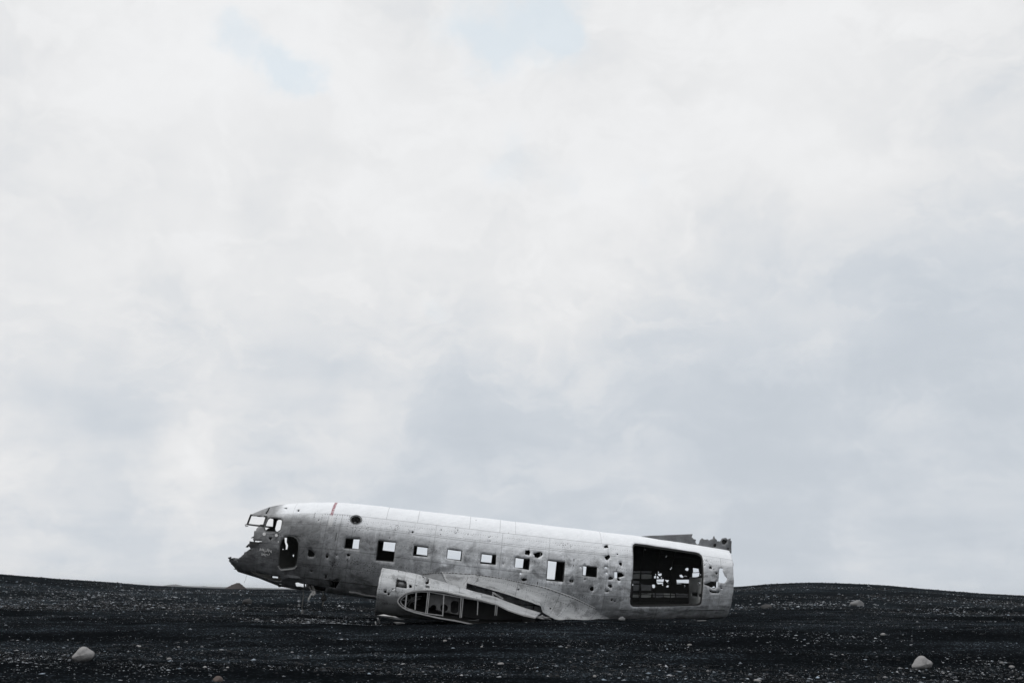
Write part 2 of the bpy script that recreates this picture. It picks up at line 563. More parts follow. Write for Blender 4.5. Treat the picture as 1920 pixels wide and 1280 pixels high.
def sweep(pts, w, h, closed=False, side=None):
    """rectangular section swept along points (world); `side` gives the direction of h"""
    pts = [np.array(p, float) for p in pts]; n = len(pts); V, F = [], []
    for i in range(n):
        a = pts[i - 1] if (i > 0 or closed) else pts[i]; b = pts[(i + 1) % n] if (i < n - 1 or closed) else pts[i]
        d = b - a; d /= (np.linalg.norm(d) + 1e-12)
        s = np.array(side(i) if callable(side) else (side if side is not None else fN), float); s = s - d * (s @ d); s /= (np.linalg.norm(s) + 1e-12)
        x = np.cross(d, s)
        for sx, sy in ((-1, -1), (1, -1), (1, 1), (-1, 1)):
            V.append(pts[i] + x * sx * w / 2 + s * sy * h / 2)
    m_ = n if closed else n - 1
    for i in range(m_):
        k, l = i * 4, ((i + 1) % n) * 4
        F += [(k + j, k + (j + 1) % 4, l + (j + 1) % 4, l + j) for j in range(4)]
    if not closed:
        F += [(3, 2, 1, 0), tuple((n - 1) * 4 + j for j in range(4))]
    return V, F


def tube(pts, r, n=7):
    pts = [np.array(p, float) for p in pts]; V, F = [], []
    rr = r if isinstance(r, (list, tuple)) else [r] * len(pts)
    for i, p in enumerate(pts):
        d = pts[min(i + 1, len(pts) - 1)] - pts[max(i - 1, 0)]; d /= np.linalg.norm(d)
        x = np.cross(d, [.31, .9, .2]); x /= np.linalg.norm(x); y = np.cross(d, x)
        for k in range(n):
            t = 2 * math.pi * k / n; V.append(p + rr[i] * (x * math.cos(t) + y * math.sin(t)))
    for i in range(len(pts) - 1):
        for k in range(n):
            a, b = i * n + k, i * n + (k + 1) % n; F.append((a, b, b + n, a + n))
    F += [tuple(range(n))[::-1], tuple((len(pts) - 1) * n + k for k in range(n))]
    return V, F


def part(name, vf, m_, parent, smooth=False, label=None):
    o = link(name, new_mesh(name, vf[0], vf[1], m_, smooth=smooth), parent)
    bm = bmesh.new(); bm.from_mesh(o.data); bmesh.ops.recalc_face_normals(bm, faces=bm.faces); bm.to_mesh(o.data); bm.free()
    if label:
        o['label'] = label
    return o


# ------------------------------------------------------------------ measured positions used by the paint
def at_us(px, py):
    a, b = near(px, py); return a, b * 1.2


SEAM = [at_us(*q) for q in ((660, 967), (720, 973), (782, 980), (850, 987), (938, 996.5), (1060, 1010), (1160, 1023))]
S_SEAM = float(np.mean([q[1] for q in SEAM]))
S_WIN = at_us(851, 1016)[1]
U_RED = at_us(624, 958)[0]
U_NOSE = at_us(540, 1030)[0]
U_MID = at_us(700, 1030)[0]
U_DOOR = at_us(1185, 1060)[0]
wc1_ = at_us(690, 1035)[0]


def metal_mat(name, kind):
    """weathered aluminium: kind = 'fuselage' (painted top, grimy nose) or 'wing'"""
    m_, T = mat(name)
    uv = T.node('ShaderNodeUVMap', {'uv_map': 'panel'}).outputs[0]
    U, Sg, _ = T.sep(uv); S = T.m('ABSOLUTE', Sg)
    uv3 = T.comb(U, Sg, 0.0)
    n1 = T.noise(uv3, .9, 5, .6)
    n2 = T.noise(T.v('ADD', uv3, (9, 4, 2)), 4.2, 6, .62)
    n3 = T.noise(T.v('ADD', uv3, (1, 7, 5)), 17, 5, .65)
    streak_v = T.noise(T.v('MULTIPLY', uv3, (6.0, .8, 1.0)), 1.6, 6, .68)      # run-off streaks down the side
    streak_h = T.noise(T.v('MULTIPLY', uv3, (1.0, 9.0, 1.0)), 1.5, 5, .6)      # brushed along the panels
    if kind == 'fuselage':
        pu = T.node('ShaderNodeTexWhiteNoise', {'noise_dimensions': '2D'}, Vector=T.comb(T.m('FLOOR', T.m('DIVIDE', U, .93)), T.m('FLOOR', T.m('DIVIDE', Sg, .47)), 0)).outputs[0]
        aft = T.ss(T.m('ADD', U, T.m('MULTIPLY', T.m('SUBTRACT', n1, .5), 2.2)), U_NOSE - .6, U_MID + 4.2)
        bare = T.m('ADD', .155, T.m('MULTIPLY', aft, .35))
        bare = T.m('MULTIPLY', bare, T.m('ADD', .78, T.m('MULTIPLY', pu, .42)))
        bare = T.m('MULTIPLY', bare, T.m('ADD', .12, T.m('MULTIPLY', n2, 1.7)))
        bare = T.m('MULTIPLY', bare, T.m('ADD', .74, T.m('MULTIPLY', streak_v, .52)))
        bare = T.m('MULTIPLY', bare, T.m('ADD', .72, T.m('MULTIPLY', streak_h, .56)))
        blot = T.ss(T.noise(T.v('ADD', T.v('MULTIPLY', uv3, (.8, 1.3, 1)), (2, 8, 3)), 1.9, 7, .68, .6), .50, .64)
        bare = T.m('MULTIPLY', bare, T.m('SUBTRACT', 1.0, T.m('MULTIPLY', blot, .48)))
        lite = T.ss(T.noise(T.v('ADD', T.v('MULTIPLY', uv3, (.9, 1.6, 1)), (7, 1, 9)), 2.6, 7, .7, .8), .57, .68)
        bare = T.m('ADD', bare, T.m('MULTIPLY', lite, T.m('ADD', .03, T.m('MULTIPLY', aft, .15))))
        # white paint on the crown, ragged lower edge worn to bare metal
        front = T.ss(T.m('ADD', U, T.m('MULTIPLY', T.m('SUBTRACT', n2, .5), .25)), U_NOSE - .35, U_NOSE - .75)
        edge = T.m('ADD', T.m('ADD', S, T.m('MULTIPLY', T.m('SUBTRACT', n2, .5), .42)), T.m('MULTIPLY', T.m('SUBTRACT', streak_v, .5), .32))
        edge = T.m('ADD', edge, T.m('MULTIPLY', T.ss(U, U_MID - .3, U_NOSE), .34))
        worn = T.m('SUBTRACT', 1.0, T.ss(edge, S_SEAM + .16, S_WIN + .20))
        crown = T.m('SUBTRACT', 1.0, T.ss(T.m('ADD', S, T.m('MULTIPLY', T.m('SUBTRACT', n3, .5), .10)), S_SEAM - .02, S_SEAM + .10))
        white = T.m('MULTIPLY', T.m('MAXIMUM', T.m('MULTIPLY', worn, .88), crown), T.m('SUBTRACT', 1.0, T.m('MULTIPLY', front, .9)))
        chips = T.m('MULTIPLY', T.ss(n3, .60, .66), T.ss(T.noise(uv3, 1.25, 3, .5), .54, .66))
        chips = T.m('MULTIPLY', chips, T.ss(S, S_SEAM - .05, S_SEAM + .22))
        white = T.m('MULTIPLY', white, T.m('SUBTRACT', 1.0, T.m('MULTIPLY', chips, .85)))
        paint = T.m('MULTIPLY', .80, T.m('ADD', .93, T.m('MULTIPLY', T.m('SUBTRACT', n2, .5), .22)))
        v = T.mixf(white, bare, paint)
        # panel joints
        def line(x, at, w):
            return T.m('SUBTRACT', 1.0, T.ss(T.m('ABSOLUTE', T.m('SUBTRACT', x, at)), w * .4, w))
        lines = None
        def add(l, k=1.0):
            nonlocal lines
            l = T.m('MULTIPLY', l, k); lines = l if lines is None else T.m('MAXIMUM', lines, l)
        for s_, k in ((S_SEAM, .55), (S_SEAM + .33, .35), (S_WIN - .08, .5), (S_WIN + .52, .45), (S_WIN + .95, .4)):
            add(line(S, s_, .014), k)
        top_on = T.m('SUBTRACT', 1.0, T.ss(S, S_SEAM - .01, S_SEAM + .01))
        for px_ in (543, 722, 782, 881, 938, 967, 1123):
            add(T.m('MULTIPLY', line(U, at_us(px_, 985)[0], .012), top_on), .32 + .1 * (px_ % 3))
        for px_ in (604, 630, 655, 812, 940, 1030, 1140, 1240, 1345):
            add(T.m('MULTIPLY', line(U, at_us(px_, 1030)[0], .013), T.m('SUBTRACT', 1.0, top_on)), .45)
        # rivets along the joints: small dark dots
        ru = T.m('ABSOLUTE', T.m('SUBTRACT', T.m('FRACT', T.m('DIVIDE', U, .075)), .5))
        rs = T.m('ABSOLUTE', T.m('SUBTRACT', T.m('FRACT', T.m('DIVIDE', S, .075)), .5))
        dot_u = T.m('SUBTRACT', 1.0, T.ss(ru, .12, .22)); dot_s = T.m('SUBTRACT', 1.0, T.ss(rs, .12, .22))
        fwd = T.m('MULTIPLY', T.ss(U, at_us(597, 1000)[0], at_us(600, 1000)[0]), T.ss(U, at_us(662, 1000)[0], at_us(659, 1000)[0]))
        add(T.m('MULTIPLY', T.m('MULTIPLY', line(S, S_SEAM + .03, .022), dot_u), fwd), .9)
        for px_ in (600, 627, 652):
            add(T.m('MULTIPLY', T.m('MULTIPLY', line(U, at_us(px_, 985)[0], .022), dot_s), T.m('MULTIPLY', T.ss(S, S_SEAM, S_SEAM + .03), T.ss(S, S_WIN + .1, S_WIN))), .8)
        for s_ in (S_SEAM + .16, S_SEAM + .33, S_WIN + .26, S_WIN + .52, S_WIN + .74, S_WIN + 1.0):
            add(T.m('MULTIPLY', line(S, s_, .016), dot_u), .50)
        col_u = T.m('ABSOLUTE', T.m('SUBTRACT', T.m('FRACT', T.m('DIVIDE', T.m('SUBTRACT', U, wc1_), .508)), .5))
        add(T.m('MULTIPLY', T.m('MULTIPLY', T.m('SUBTRACT', 1.0, T.ss(col_u, .012, .034)), dot_s), T.ss(S, S_SEAM, S_SEAM + .05)), .36)
        def near_to(px_, py_, ru, rs_):
            cu, cs = at_us(px_, py_)
            e_ = T.v('LENGTH', T.comb(T.m('DIVIDE', T.m('SUBTRACT', U, cu), ru), T.m('DIVIDE', T.m('SUBTRACT', Sg, cs), rs_), 0))
            return T.m('SUBTRACT', 1.0, T.ss(e_, .35, 1.0))
        clus = None
        for q in ((668, 992, .30, .18), (690, 988, .40, .22), (742, 989, .38, .20), (770, 996, .22, .18), (855, 994, .14, .22), (662, 1052, .45, .25), (690, 1062, .5, .25), (625, 1055, .35, .3), (838, 1075, .25, .12),
                  (1062, 1022, .6, .16), (1160, 1066, .3, .25), (1080, 1120, .9, .2), (880, 1002, .3, .12), (1325, 1055, .35, .3), (520, 1003, .3, .1)):
            m1 = near_to(*q); clus = m1 if clus is None else T.m('MAXIMUM', clus, m1)
        cv = T.ss(T.m('ADD', T.voro(T.v('MULTIPLY', uv3, (1, 1.4, 1)), 17.0), T.m('MULTIPLY', T.m('SUBTRACT', 1.0, clus), .55)), .36, .24)
        v = T.m('MULTIPLY', v, T.m('SUBTRACT', 1.0, T.m('MULTIPLY', T.m('MULTIPLY', cv, clus), .72)))
        # pale run-off marks left of old lettering
        gh = None
        for q in ((706, 994, .05, .34), (722, 992, .045, .28), (733, 990, .04, .25), (744, 1000, .05, .26), (895, 1012, .05, .2), (905, 1014, .05, .2), (918, 1016, .05, .2), (945, 1020, .05, .12), (972, 1030, .05, .14), (978, 1034, .05, .1)):
            m1 = near_to(*q); gh = m1 if gh is None else T.m('MAXIMUM', gh, m1)
        v = T.mixf(T.m('MULTIPLY', T.m('MULTIPLY', gh, T.ss(n3, .25, .6)), .45), v, .62)
        v = T.m('MULTIPLY', v, T.m('SUBTRACT', 1.0, T.m('MULTIPLY', lines, .75)))
        # pitting and small dark scars
        pit = T.m('MULTIPLY', T.ss(T.voro(uv3, 15.0), .16, .08), T.ss(T.noise(uv3, 2.1, 3, .6), .52, .66))
        v = T.m('MULTIPLY', v, T.m('SUBTRACT', 1.0, T.m('MULTIPLY', pit, .7)))
        # scratches: fine bright lines
        scr = T.noise(T.v('MULTIPLY', T.v('ADD', uv3, (3, 3, 3)), (2.2, 26.0, 1.0)), 2.0, 3, .5)
        v = T.m('ADD', v, T.m('MULTIPLY', T.m('MULTIPLY', T.ss(scr, .60, .70), aft), .13))
        colr = T.v('MULTIPLY', T.comb(v, v, v), (0.97, .995, 1.03))
        redm = T.m('MULTIPLY', line(U, U_RED, .06), T.m('SUBTRACT', 1.0, T.ss(S, S_SEAM - .02, S_SEAM + .12)))
        redm = T.m('MULTIPLY', redm, T.m('MULTIPLY', T.ss(n3, .32, .50), .88))
        colr = T.mixc(redm, colr, (.22, .035, .055, 1))
        ghost = T.m('MULTIPLY', T.m('MULTIPLY', line(U, U_RED + .02, .09), T.ss(S, S_SEAM + .05, S_SEAM + .1)), T.m('SUBTRACT', 1.0, T.ss(S, S_WIN - .15, S_WIN)))
        colr = T.mixc(T.m('MULTIPLY', ghost, .35), colr, (.7, .7, .7, 1))
        whitef = white
    else:
        v = T.m('MULTIPLY', .37, T.m('ADD', .40, T.m('MULTIPLY', T.m('ADD', n2, n1), .6)))
        blot = T.ss(T.noise(T.v('ADD', uv3, (2, 8, 3)), 2.7, 7, .68, .6), .50, .66)
        v = T.m('MULTIPLY', v, T.m('SUBTRACT', 1.0, T.m('MULTIPLY', blot, .45)))
        v = T.m('MULTIPLY', v, T.m('ADD', .74, T.m('MULTIPLY', streak_h, .5)))
        pit = T.m('MULTIPLY', T.ss(T.voro(uv3, 16.0), .18, .09), T.ss(T.noise(uv3, 2.4, 3, .6), .50, .64))
        v = T.m('MULTIPLY', v, T.m('SUBTRACT', 1.0, T.m('MULTIPLY', pit, .7)))
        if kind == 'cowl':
            low = T.ss(T.m('ADD', S, T.m('MULTIPLY', T.m('SUBTRACT', n2, .5), .22)), 1.16, 1.26)  # underside shade, with an unpainted lower panel's tone, put into the cowl colour
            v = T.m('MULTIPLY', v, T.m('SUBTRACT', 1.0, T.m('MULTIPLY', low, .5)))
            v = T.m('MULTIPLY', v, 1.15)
        scar = T.ss(n3, .62, .70)
        v = T.m('MULTIPLY', v, T.m('SUBTRACT', 1.0, T.m('MULTIPLY', scar, .35)))
        ru = T.m('ABSOLUTE', T.m('SUBTRACT', T.m('FRACT', T.m('DIVIDE', U, .07)), .5)); rs = T.m('ABSOLUTE', T.m('SUBTRACT', T.m('FRACT', T.m('DIVIDE', S, .07)), .5))
        lu = T.m('ABSOLUTE', T.m('SUBTRACT', T.m('FRACT', T.m('DIVIDE', U, .62)), .5)); ls = T.m('ABSOLUTE', T.m('SUBTRACT', T.m('FRACT', T.m('DIVIDE', S, .43)), .5))
        ra = T.m('MULTIPLY', T.m('SUBTRACT', 1.0, T.ss(lu, .012, .03)), T.m('SUBTRACT', 1.0, T.ss(rs, .12, .22)))
        rb_ = T.m('MULTIPLY', T.m('SUBTRACT', 1.0, T.ss(ls, .018, .045)), T.m('SUBTRACT', 1.0, T.ss(ru, .12, .22)))
        v = T.m('MULTIPLY', v, T.m('SUBTRACT', 1.0, T.m('MULTIPLY', T.m('MAXIMUM', ra, rb_), .5)))
        seam_ = T.m('SUBTRACT', 1.0, T.ss(T.m('ABSOLUTE', T.m('SUBTRACT', T.m('FRACT', T.m('DIVIDE', U, 1.24)), .5)), .004, .010))
        v = T.m('MULTIPLY', v, T.m('SUBTRACT', 1.0, T.m('MULTIPLY', seam_, .45)))
        colr = T.v('MULTIPLY', T.comb(v, v, v), (.975, .998, 1.02))
        whitef = 0.0
    h = T.m('ADD', T.m('ADD', T.m('MULTIPLY', n1, 1.0), T.m('MULTIPLY', n2, .22)), T.m('MULTIPLY', n3, .03))
    wr = T.noise(T.v('MULTIPLY', T.v('ADD', uv3, T.scale(T.comb(Sg, U, 0.0), .55)), (1.4, 5.0, 1)), 1.6, 5, .6, .8)
    h = T.m('ADD', h, T.m('MULTIPLY', wr, .35))
    nb = T.bump(h, .8, .05)
    rough = T.m('ADD', .42, T.m('MULTIPLY', n3, .25))
    met = T.m('MULTIPLY', T.m('SUBTRACT', 1.0, whitef), .22)
    finish(T, Base_Color=colr, Metallic=met, Roughness=rough, Normal=nb, Specular_IOR_Level=.35)
    return m_


def plain_mat(name, v, tintc=(1, 1, 1), metallic=0.0, rough=.7, var=.5, scale=9.0, bump=.25):
    m_, T = mat(name)
    P = T.node('ShaderNodeTexCoord').outputs['Object']
    n = T.noise(P, scale, 5, .6); n2 = T.noise(T.v('ADD', P, (4, 2, 8)), scale * .23, 4, .6)
    k = T.m('MULTIPLY', v, T.m('ADD', 1 - var, T.m('MULTIPLY', T.m('ADD', n, n2), var)))
    c = T.v('MULTIPLY', T.comb(k, k, k), tintc)
    finish(T, Base_Color=c, Metallic=metallic, Roughness=rough, Normal=T.bump(n, bump, .01), Specular_IOR_Level=.3)
    return m_


SKIN = metal_mat('weathered_fuselage_metal', 'fuselage')
WINGM = metal_mat('weathered_wing_metal', 'wing')
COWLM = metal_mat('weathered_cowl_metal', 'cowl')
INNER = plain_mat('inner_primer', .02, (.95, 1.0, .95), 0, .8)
FRAME = plain_mat('frame_metal', .10, (.97, 1, 1.0), .3, .6)
EDGE = plain_mat('edge_metal', .42, (1, 1, 1.0), .4, .45, .6, 14)
DARK = plain_mat('gap_sheet_dark', .035, (1, 1, 1), .2, .6)
FIN = plain_mat('fin_metal', .17, (.97, 1, 1.04), .3, .6, .8, 12)
WHITE = plain_mat('white_mark_paint', .62, (1, 1, 1), 0, .7, .4, 40)
STRAND = plain_mat('bright_strand', .75, (1, .98, .95), 0, .7)
CABLE = plain_mat('cable', .16, (1, .97, .92), 0, .8)

wreck = bpy.data.objects.new('airplane_wreck', None); COL.objects.link(wreck)
tag(wreck, 'broken silver airplane fuselage without nose, wings or tail, lying on black sand', 'airplane')

# ------------------------------------------------------------------ fuselage skin
win = {
    1: [(40, 385), (175, 390), (162, 490), (25, 480)], 2: [(340, 405), (507, 420), (482, 606), (318, 592)],
    3: [(672, 453), (802, 465), (795, 558), (660, 548)], 4: [(980, 482), (1118, 500), (1108, 597), (970, 575)],
}
win4 = {5: [(122, 462), (270, 475), (265, 578), (108, 565)], 6: [(460, 500), (607, 518), (597, 630), (450, 605)],
        7: [(782, 528), (960, 548), (942, 750), (768, 733)], 8: [(1135, 582), (1280, 600), (1275, 705), (1130, 688)]}
WINS = {k: near.poly(Z2(v)) for k, v in win.items()}
WINS.update({k: near.poly(Z4(v)) for k, v in win4.items()})
holes = []
for k, w in WINS.items():
    holes.append(w)
# mirrored windows of the far side (all of the small kind but the seventh)
hmean = np.mean([max(q[1] for q in WINS[k]) - min(q[1] for q in WINS[k]) for k in (1, 3, 5)])
for k, w in WINS.items():
    c = sorted(w)
    ulo = (c[0][0] + c[1][0]) / 2; uhi = (c[2][0] + c[3][0]) / 2
    t0 = sum(sorted(q[1] for q in w)[:2]) / 2; t1 = sum(sorted(q[1] for q in w)[2:]) / 2
    if k == 2:
        t1 = t0 + hmean * .95
    sh = .03
    if k in (3, 5):
        t0, t1, ulo, uhi = t0 + .02, t1 - .02, ulo + .02, uhi - .02
    holes.append([(ulo + .01, -t0), (uhi, -t0 - .0), (uhi, -t1), (ulo + .01, -t1)])
side_win = Z8([(950, 225), (1090, 235), (1180, 250), (1220, 300), (1205, 400), (1180, 500), (1110, 545), (990, 538), (880, 528), (835, 500), (825, 440), (860, 350), (900, 260)])
SIDEW = near.poly(side_win)
holes.append(SIDEW); holes.append([(a, -b) for a, b in SIDEW])
CREW = near.poly(Z1([(500, 690), (505, 600), (513, 500), (530, 450), (560, 420), (600, 408), (645, 418), (675, 440), (691, 480), (691, 540), (682, 620), (672, 680), (655, 708), (600, 718), (528, 727), (512, 712)]))
holes.append(CREW)
CARGO_PX = rrect(Z5([(404, 226), (1212, 345), (1192, 945), (370, 960)]), [.07, .16, .10, .09], 6)
CARGO = near.poly(CARGO_PX)
holes.append(CARGO)
HATCH = near.poly(Z2([(135 + 46 * math.cos(t), 216 + 33 * math.sin(t)) for t in np.linspace(0, 2 * math.pi, 20, endpoint=False)]))
holes.append(HATCH)
nh = []
nh += [Z1(p) for p in ([(778, 538), (800, 545), (838, 578), (832, 606), (790, 608), (773, 600)],
                       [(410, 430), (446, 432), (428, 458)], [(938, 592), (962, 595), (960, 618), (940, 616)],
                       [(350, 462), (290, 458), (240, 462), (236, 478), (262, 492), (300, 490)],
                       [(965, 825), (1070, 822), (1060, 850), (1040, 880), (1030, 900), (968, 885)],
                       [(1130, 580), (1160, 585), (1166, 600), (1140, 604)], [(932, 770), (950, 775), (945, 818), (930, 812)],
                       [(550, 158), (585, 156), (583, 166), (570, 166)], [(680, 172), (700, 176), (692, 190), (680, 188)])]
nh += [blob(*Z1([(1040, 590)])[0], 1.2), blob(*Z1([(808, 740)])[0], 2.2), blob(*Z1([(1000, 690)])[0], 1.6), blob(*Z1([(875, 268)])[0], .9),
       blob(*Z2([(658, 330)])[0], 1.8), blob(*Z2([(448, 385)])[0], .9)]
Z4h = [(585, 455, 33, 27), (690, 476, 46, 27), (1368, 395, 24, 18), (1380, 503, 25, 23), (1515, 568, 16, 17), (1366, 605, 16, 8), (1370, 660, 9, 8), (1418, 712, 24, 16),
       (1410, 790, 24, 15), (1225, 818, 18, 20), (1020, 738, 22, 15), (547, 725, 25, 16), (513, 665, 10, 10), (250, 772, 20, 14), (765, 880, 16, 20), (340, 568, 5, 5),
       (1157, 722, 10, 6), (1482, 475, 8, 6), (1424, 930, 9, 14), (1455, 945, 6, 6), (1110, 600, 4, 4), (1380, 845, 16, 6), (198, 303, 5, 5), (208, 340, 4, 4), (1010, 1000, 5, 5)]
nh += [blob(*Z4([(a, b)])[0], r / 5.334, s / 5.334, irr=.3) for a, b, r, s in Z4h]
nh += [Z4([(1450, 652), (1478, 650), (1480, 660), (1520, 655), (1552, 688), (1515, 702), (1490, 708), (1512, 735), (1490, 738), (1470, 712), (1452, 708)])]
nh += [Z7(p) for p in ([(1270, 500), (1285, 485), (1325, 492), (1318, 520), (1345, 590), (1380, 630), (1372, 665), (1340, 700), (1285, 692), (1255, 680), (1262, 590)],
                       [(1045, 712), (1080, 706), (1120, 690), (1150, 675), (1215, 680), (1248, 672), (1246, 745), (1210, 772), (1180, 775), (1130, 745), (1090, 728)],
                       [(1130, 782), (1148, 800), (1165, 812), (1250, 815), (1268, 795), (1276, 820), (1262, 838), (1180, 838), (1135, 822)])]
nh += [blob(*Z7([(1147, 478)])[0], 2.6), blob(*Z7([(1232, 560)])[0], 2.0), blob(*Z7([(1298, 768)])[0], 1.7, 1.2), blob(*Z7([(1062, 443)])[0], .8),
       blob(*Z7([(1190, 505)])[0], .6)]
# crack over the windshield and the open belly under the nose
nh += [Z8([(932, -6), (948, -2), (918, 76), (868, 152), (846, 142), (896, 62)]), Z1([(228, 736), (350, 762), (440, 780), (520, 794), (528, 832), (470, 836), (380, 806), (300, 776)])]
nh += [Z9([(560, 258), (605, 265), (605, 274), (562, 268)]), Z9([(820, 335), (860, 330), (900, 345), (952, 350), (948, 382), (905, 388), (880, 380), (835, 378)]),
       Z9([(960, 348), (1060, 372), (1190, 395), (1180, 440), (1090, 425), (1000, 410), (965, 385)])]
for p in nh:
    holes.append(near.poly(jag(p, .22, 1.6)))
# holes through the far side, seen in the doorways and windows
fh = [Z7(p) for p in ([(400, 560), (455, 560), (450, 592), (415, 595)], [(348, 600), (370, 590), (410, 605), (418, 625), (350, 628)],
                      [(372, 645), (490, 640), (472, 705), (400, 710), (385, 690)], [(320, 718), (350, 715), (380, 745), (345, 768), (325, 760)],
                      [(500, 650), (560, 655), (545, 675), (540, 692), (520, 690), (522, 672)], [(518, 745), (540, 725), (558, 735), (545, 758), (525, 752)],
                      [(665, 648), (868, 648), (850, 698), (670, 708)], [(708, 580), (735, 575), (765, 608), (745, 620), (715, 610)],
                      [(898, 480), (975, 492), (982, 540), (900, 545)], [(890, 555), (985, 548), (1012, 578), (965, 608), (888, 612)],
                      [(890, 620), (945, 615), (940, 630), (895, 635)], [(962, 680), (1000, 680), (1000, 715), (980, 720)],
                      [(1275, 620), (1290, 560), (1320, 520), (1345, 590), (1385, 640), (1365, 700), (1270, 700)],
                      [(1150, 765), (1195, 740), (1215, 760), (1195, 780)])]
fh += [blob(*Z7([(a, b)])[0], r / 7.53, irr=.2) for a, b, r in ((812, 500, 23), (582, 497, 8), (597, 480, 8), (525, 310, 5), (518, 325, 4), (218, 220, 6), (410, 540, 7), (375, 575, 10),
                                                             (452, 620, 8), (468, 720, 9), (785, 597, 6), (805, 600, 5), (780, 728, 4), (782, 745, 4), (545, 690, 7), (30, 715, 24), (1298, 768, 9))]
fh += [Z4([(1440, 640), (1478, 640), (1478, 712), (1440, 710)]), Z4([(495, 650), (530, 650), (530, 682), (495, 682)]), Z4([(1340, 590), (1390, 590), (1390, 620), (1340, 620)]),
       Z4([(1355, 648), (1385, 648), (1385, 675), (1355, 675)]),
       Z1([(560, 430), (582, 432), (578, 470), (590, 500), (585, 535), (570, 540), (572, 505), (562, 475)]), blob(*Z1([(640, 597)])[0], 1.1, 2.0),
       blob(*Z1([(545, 537)])[0], .9), Z9([(815, 325), (955, 340), (955, 395), (815, 385)]), Z9([(550, 250), (615, 258), (615, 280), (550, 275)])]
for p in fh:
    holes.append(farI.poly(jag(p, .18, 1.6)))
# drop holes that collide with the far windows is not needed: overlapping loops simply join
top0 = near(471.5, 964.5)[0]
torn_px = Z8([(560, 185), (700, 190), (850, 218), (835, 300), (800, 425), (690, 432), (645, 480), (640, 512), (600, 520), (595, 600), (585, 735), (500, 740), (490, 800), (445, 835),
              (500, 870), (520, 910), (460, 950), (380, 990), (370, 1030), (270, 1110), (210, 1160), (60, 1125), (75, 1210)]) + Z1([(110, 705), (140, 742)])
torn = near.poly(jag(torn_px, .45, 3.0, closed=False))
bot_u = torn[-1][0]
torn = [(top0, 0.0)] + torn
torn_end = (bot_u + .05, math.pi)
ftorn = [(a + random.uniform(-.03, .03), -b) for a, b in torn][1:]
UE = near(1375.5, 1090)[0]
tail = [(UE + random.uniform(-.012, .012) + (.02 if k % 7 == 0 else 0), math.pi - 2 * math.pi * k / 60) for k in range(61)]
outer = torn + [torn_end] + tail + [(bot_u + .05, -math.pi)] + ftorn[::-1]


def dents(a, s):
    out = np.empty(len(a))
    for i in range(len(a)):
        x, y = float(a[i]), float(s[i])
        out[i] = mnoise.noise((x * 1.1, y * 1.3, 4.2)) * .010 + mnoise.noise((x * 3.1, y * 2.7, 9.1)) * .008 + mnoise.noise((x * 7, y * 6.5, 2)) * .0032
    return out


def out_fus(c):
    zt, zb = f_top(c[:, 0]), f_bot(c[:, 0])
    return np.stack([np.zeros(len(c)), c[:, 1], c[:, 2] - (zt + zb) / 2], 1)


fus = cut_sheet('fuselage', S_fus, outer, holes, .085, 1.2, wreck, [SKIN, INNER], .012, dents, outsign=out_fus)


# ------------------------------------------------------------------ inner structure
def ring_pts(u, th0, th1, inset, n):
    P = S_fus(np.full(n, u), np.linspace(th0, th1, n)); c = np.array([u, 0, (f_top(u) + f_bot(u)) / 2])
    d = P - c; P = c + d * (1 - inset / np.linalg.norm(d, axis=1, keepdims=True))
    return W3(P[:, 0], P[:, 1], P[:, 2]), W3(*[np.full(n, q) for q in c])


wc = {k: np.mean([q[0] for q in w]) for k, w in WINS.items()}
du = (wc[8] - wc[1]) / 7
us = [wc[1] + du * (i - .5) for i in range(0, 8)] + [wc[1] - 1.25 * du]
for u_ in us:
    p_, c_ = ring_pts(u_, -math.pi * .97, math.pi * .97, .035, 49)
    o = part('hoop_frame', sweep(p_, .03, .06, side=lambda i, p_=p_, c_=c_: p_[i] - c_[i]), FRAME, wreck)
ud0, ud1 = near(1190, 1080)[0], near(1312, 1080)[0]
for f_ in (.02, .30, .56, .80, 1.25):
    u_ = ud0 + (ud1 - ud0) * f_
    p_, c_ = ring_pts(u_, -math.pi * .86, -.12, .035, 30)
    part('hoop_frame', sweep(p_, .025, .06, side=lambda i, p_=p_, c_=c_: p_[i] - c_[i]), INNER, wreck)
for th in (-.35, -.62, -.9, -1.16, -1.62, -1.95, -2.12, -2.3, -2.5):
    uu = np.linspace(wc[8] + .25, UE - .08, 14); P = S_fus(uu, np.full(14, th)); P[:, 1] *= .965
    w_ = W3(P[:, 0], P[:, 1], P[:, 2])
    part('stringer', sweep(w_, .022, .03), INNER, wreck)
# transverse bulkhead behind the cargo door
ub = near(1322, 1080)[0]
fz = on_plane(1250, 1139, 1.0)[2]


def S_bulk(y, z):
    return np.stack([np.full(len(y), ub), y, z], -1)


zb_ = f_bot(ub) + .10; zt_ = (f_top(ub) + f_bot(ub)) / 2 + .15; wb = f_wid(ub) - .05
mid = (f_top(ub) + f_bot(ub)) / 2; hh = (f_top(ub) - f_bot(ub)) / 2


def ymax(z):
    return wb * max(0.05, 1 - abs((z - mid) / hh) ** NEXP) ** (1 / NEXP)


zs = np.linspace(zb_, zt_, 12)
bo = [(ymax(z), z) for z in zs] + [(-ymax(z), z) for z in zs[::-1]]
def on_u(px, py, u):
    d = ray(px, py); k = ((fO - CAM) @ fA + u) / (d @ fA); P = CAM + k * d - fO
    return (P @ fN, P @ fU)


bh = [[on_u(*q, ub) for q in Z7(p)] for p in ([(876, 832), (962, 832), (958, 884), (876, 880)], [(997 + 22 * math.cos(t), 872 + 24 * math.sin(t)) for t in np.linspace(0, 6.28, 14)[:-1]],
                                             [(962, 680), (1000, 680), (1000, 715), (980, 720)])]
cut_sheet('bulkhead', S_bulk, bo, bh, .12, 1.0, wreck, [plain_mat('bulkhead_primer', .26, (.96, 1, 1), 0, .7)], .02)
